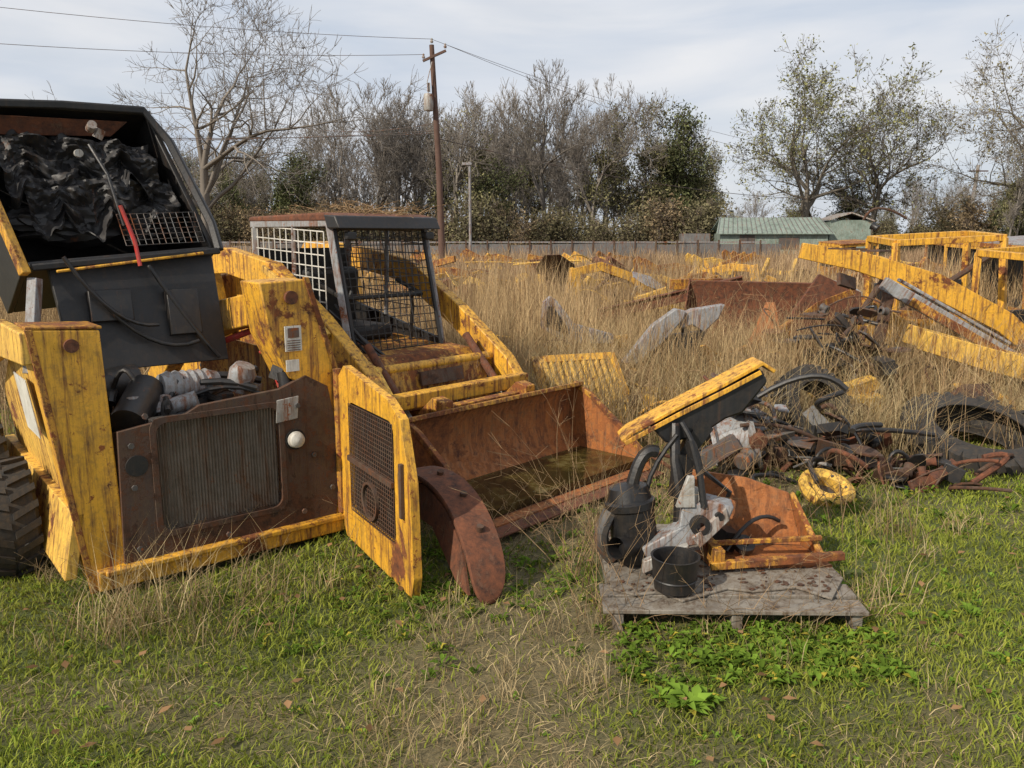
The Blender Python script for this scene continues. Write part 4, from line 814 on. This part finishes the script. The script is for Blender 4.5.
def cabframe(name,loc,rz,w,d,h,mat,roof=None,z0=.3,back=True):
    R=root(name,loc,rz,rad(3),rad(-3)); m=MB(); r=.05
    for x in(-w/2,w/2):
        for y in(0,d): m.tube([(x,y,z0),(x,y+(.1 if y==0 else 0),h)],r,4)
        m.tube([(x,.1,h),(x,d,h)],r,4); m.tube([(x,0,z0+.1),(x,d,z0+.1)],r,4)
    for y,z in((.1,h),(d,h),(0,z0+.1),(d,z0+.1)): m.tube([(-w/2,y,z),(w/2,y,z)],r,4)
    m.obj('posts',R,mat,.005)
    if roof: MB().prism([(-w/2-.03,.03,h+.03),(w/2+.03,.03,h+.03),(w/2+.03,d+.05,h+.03),(-w/2-.03,d+.05,h+.03)],(0,0,.04)).obj('roof',R,roof,.01)
    m=MB(); m.box((0,d-.05,z0+.3 if not back else (h+z0)/2),(w*.9,.03,.3 if not back else (h-z0)*.85)); m.box((0,d*.55,z0+.2),(w*.6,.5,.2)); m.obj('back_panel_and_seat',R,BLK,.01)
    m=MB(); m.prism([(-w/2,-.01,0),(w/2,-.01,0),(w/2,-.01,z0+.15),(-w/2,-.01,z0+.25)],(0,.03,0)); m.prism([(-w/2,0,0),(-w/2,d,0),(-w/2,d,z0+.3),(-w/2,0,z0+.25)],(.03,0,0)); m.obj('lower_panels',R,YELR,.004)
    m=MB(); m.tube([(-w/2+.05,.05,z0+.2),(w/2-.05,.12,h-.15)],.035,8); m.obj('diagonal_bar',R,DRUST)
liftframe('scrap_loader_arms',(3.85,8.3,.0),rad(-8),.95,YEL,0,0,False,[(-.85,1.50),(-.3,1.40),(.5,1.15),(1.2,.78),(1.7,.36)],[.16,.2,.24,.22,.18],False)
liftframe('scrap_loader_arms',(4.7,7.0,.0),rad(-12),.72,YELC,0,0,True,[(-1.0,.72),(-.4,.55),(.3,.38),(1.0,.42)],[.18,.2,.2,.16],False)
liftframe('scrap_loader_arms',(3.3,8.9,.0),rad(24),.9,YELR,1,0,False)
cabframe('scrap_loader_cab',(5.0,9.1,0),rad(-6),1.15,1.0,1.60,YEL,None,.6,False)
cabframe('scrap_loader_cab',(5.75,7.9,0),rad(14),.95,1.0,1.45,YEL,None,.35,False)
cabframe('scrap_loader_cab',(8.2,12.,0),rad(14),1.2,1.2,1.5,YELR,GRY,.35)
body('scrap_loader_chassis',(4.9,8.9,0),rad(-10),.95,YEL)
body('scrap_loader_chassis',(6.2,9.6,0),rad(-30),.9,YELC)
liftframe('scrap_loader_arms',(3.6,11.5,.1),rad(12),.9,YELR,2,rad(-3))
def rusty():
    R=root('rusty_bucket',(3.05,10.2,.0),rad(-25)); 
    m=MB(); m.prism([(-.9,a,b) for a,b in ribbon([(0,.1),(.4,.12),(.62,.35),(.6,.8),(.5,1.05)],.03)],(1.7,0,0)); m.obj('shell',R,RUST)
    m=MB(); 
    for x in(-.92,.8): m.prism([(x,a,b) for a,b in [(0,.08),(.45,.08),(.65,.33),(.63,.85),(.5,1.08),(.3,.7)]],(.02,0,0))
    m.obj('sides',R,RUST,.003)
    R=root('rusty_steel_plate',(3.55,8.9,.3),rad(20),rad(-20)); m=MB(); m.prism([(-.6,0,-.3),(.5,0,-.3),(.65,0,.75),(.1,0,.98),(-.35,0,.55)],(0,.04,0)); m.obj('plate',R,RUST,.004)
    R=root('rusty_steel_plate',(2.75,8.8,.0),rad(-15),rad(-15)); m=MB(); m.prism([(-.3,0,0),(.35,0,0),(.15,0,.95),(.05,0,.95)],(0,.04,0)); m.obj('plate',R,ORG,.004)
    R=root('rusty_steel_beam',(2.4,12.2,.7),rad(-10),0,rad(-14)); m=MB(); m.box((0,0,0),(2.2,.12,.16)); m.box((0,0,.09),(2.2,.2,.02)); m.box((-.8,0,-.4),(.12,.1,.7)); m.box((.8,0,-.5),(.12,.1,.9)); m.obj('beam',R,RUST,.004)
    R=root('grey_boom',(4.2,7.7,.85),rad(-12),0,rad(30)); m=MB(); m.box((0,0,0),(1.4,.12,.13)); m.box((.0,0,.1),(1.2,.08,.03)); m.obj('boom',R,GRY,.01)
    MB().box((.1,-.08,-.02),(1.0,.02,.08)).obj('boom_stripe',R,YELR,.003); MB().box((-.45,0,-.4),(.1,.1,.8),(0,-.4,0)).obj('boom_leg',R,DRUST,.01)
    R=root('yellow_axle_box',(2.95,6.9,.1),rad(15),rad(10)); m=MB(); m.box((0,0,.1),(.5,.3,.22)); m.prism([(-.4,-.05,.2),(.2,-.05,.35),(.3,-.05,.25),(-.3,-.05,.08)],(0,.1,0)); m.obj('box',R,YELC,.01); m=MB(); m.lathe([(-.03,.001),(-.03,.07),(0,.07)],(0,-.16,.1),(0,1,0),16); m.obj('bearing',R,DRUST)
    R=root('yellow_axle_box',(5.1,6.6,.05),rad(-10),rad(10)); m=MB(); m.box((0,0,.1),(.7,.3,.16)); m.prism([(-.4,-.05,.15),(.3,-.05,.4),(.4,-.05,.28),(-.3,-.05,.05)],(0,.08,0)); m.obj('box',R,YELC,.01)
rusty()
rg0=random.Random(77)
L0=[(2.3,17,.3,.95),(3.4,15.5,2.7,.7),(1.4,20,.1,.95),(-.9,21,.6,.8),(4.6,19,-.3,.9),(-2.2,16,.2,.7),(5.6,15,2.9,.8),(2.7,13.2,.4,.55),(8,18,.2,.9),(7.4,14,-.4,.8),(10.5,17,.5,.8),(6.5,24,.2,.9),(-4,24,.3,.9),(12,24,.3,.9)]
for i in range(14):
    y=rg0.uniform(16,38); L0.append((rg0.uniform(-.12,.62)*y,y,rg0.uniform(-.8,3.),rg0.uniform(.6,.95)))
for i in range(12):
    y=rg0.uniform(16,38); L0.append((rg0.uniform(-.14,.26)*y,y,rg0.uniform(-.8,3.),rg0.uniform(.6,1.0)))
for i,(x,y,rz,s) in enumerate(L0):
    liftframe('scrap_loader_arms',(x,y,.05),rz,s,[YEL,YELC,YELR][i%3],i,rad([4,-6,8,0][i%4]),i%3!=0,upright=i%3==0)
for i in range(22):
    y=rg0.uniform(15,40); body('scrap_loader_chassis',(rg0.uniform(-.14,.6)*y,y,0),rg0.uniform(-.7,.9),rg0.uniform(.75,1.1),[YEL,YELC,YELR][i%3])
for i,(x,y,rz) in enumerate([(9.5,22,.2),(14.5,26,.1),(11.5,19,.3),(17,29,.2)]):
    cabframe('scrap_loader_cab',(x,y,0),rz,1.1,1.1,1.4,[YEL,YELR][i%2],[YELR,BLK][i%2],.5)
scrap('scrap_metal_pile',(2.2,14.5,0),21,1.3,[YEL,RUST,YELC,GRY],30,.8)
scrap('scrap_metal_pile',(5.2,12.5,0),22,1.3,[YEL,RUST,DRUST,LGRY],30,.8)
scrap('scrap_metal_pile',(-.6,15,0),23,1.2,[YELC,DRUST,RUST],22,.7)
scrap('scrap_metal_pile',(8,20,0),24,2.,[YELC,DRUST,YEL],26,1.0)
scrap('scrap_metal_pile',(3,22,0),25,2.,[YELC,DRUST,YEL,RUST],26,1.0)
scrap('scrap_metal_pile',(0,19,0),26,2.,[YELC,DRUST,YEL,RUST],26,1.0)
# ------------------------------------------------------------------ sky, sun, camera
w=bpy.data.worlds.new('World'); sc.world=w; w.use_nodes=True; nt=w.node_tree; nt.nodes.clear()
out=N(nt,'ShaderNodeOutputWorld'); sky=N(nt,'ShaderNodeTexSky'); sky.sky_type='NISHITA'; sky.sun_disc=False
EL=rad(36); AZ=rad(228)
sky.sun_elevation=EL; sky.sun_rotation=AZ; sky.dust_density=2
b1=N(nt,'ShaderNodeBackground'); b1.inputs[1].default_value=.11; nt.links.new(sky.outputs[0],b1.inputs[0])
tc=N(nt,'ShaderNodeTexCoord'); mp=N(nt,'ShaderNodeMapping'); mp.inputs['Scale'].default_value=(1.2,1.6,6); mp.inputs['Rotation'].default_value=(0,.12,.3); nt.links.new(tc.outputs['Generated'],mp.inputs[0])
n1=noise(nt,mp.outputs[0],1.5,5,.5,.6); n2=noise(nt,mp.outputs[0],2.6,5,.5,.4)
cc=mix(nt,ramp(nt,n2,[(.32,0.),(.66,1.)]),(.64,.71,.82),(.88,.89,.92))
b2=N(nt,'ShaderNodeBackground'); b2.inputs[1].default_value=.95; nt.links.new(cc,b2.inputs[0])
ms=N(nt,'ShaderNodeMixShader'); nt.links.new(ramp(nt,n1,[(.3,.75),(.6,.98)]),ms.inputs[0]); nt.links.new(b1.outputs[0],ms.inputs[1]); nt.links.new(b2.outputs[0],ms.inputs[2]); nt.links.new(ms.outputs[0],out.inputs[0])
ld=bpy.data.lights.new('sun','SUN'); ld.energy=4.8; ld.angle=rad(.7); ld.color=(1,.91,.77); so=bpy.data.objects.new('sun',ld); sc.collection.objects.link(so)
dv=Vector((math.sin(AZ)*math.cos(EL),math.cos(AZ)*math.cos(EL),math.sin(EL))); so.rotation_euler=dv.to_track_quat('Z','Y').to_euler(); so.location=dv*30
cd=bpy.data.cameras.new('camera'); cam=bpy.data.objects.new('camera',cd); sc.collection.objects.link(cam); cam.location=(0,0,1.65); cam.rotation_euler=(rad(90-10.5),0,0)
cd.sensor_width=36; cd.lens=28.1; cd.clip_end=2000; cd.clip_start=.05; sc.camera=cam
sc.view_settings.view_transform='Standard'; sc.view_settings.look='None'; sc.view_settings.exposure=0
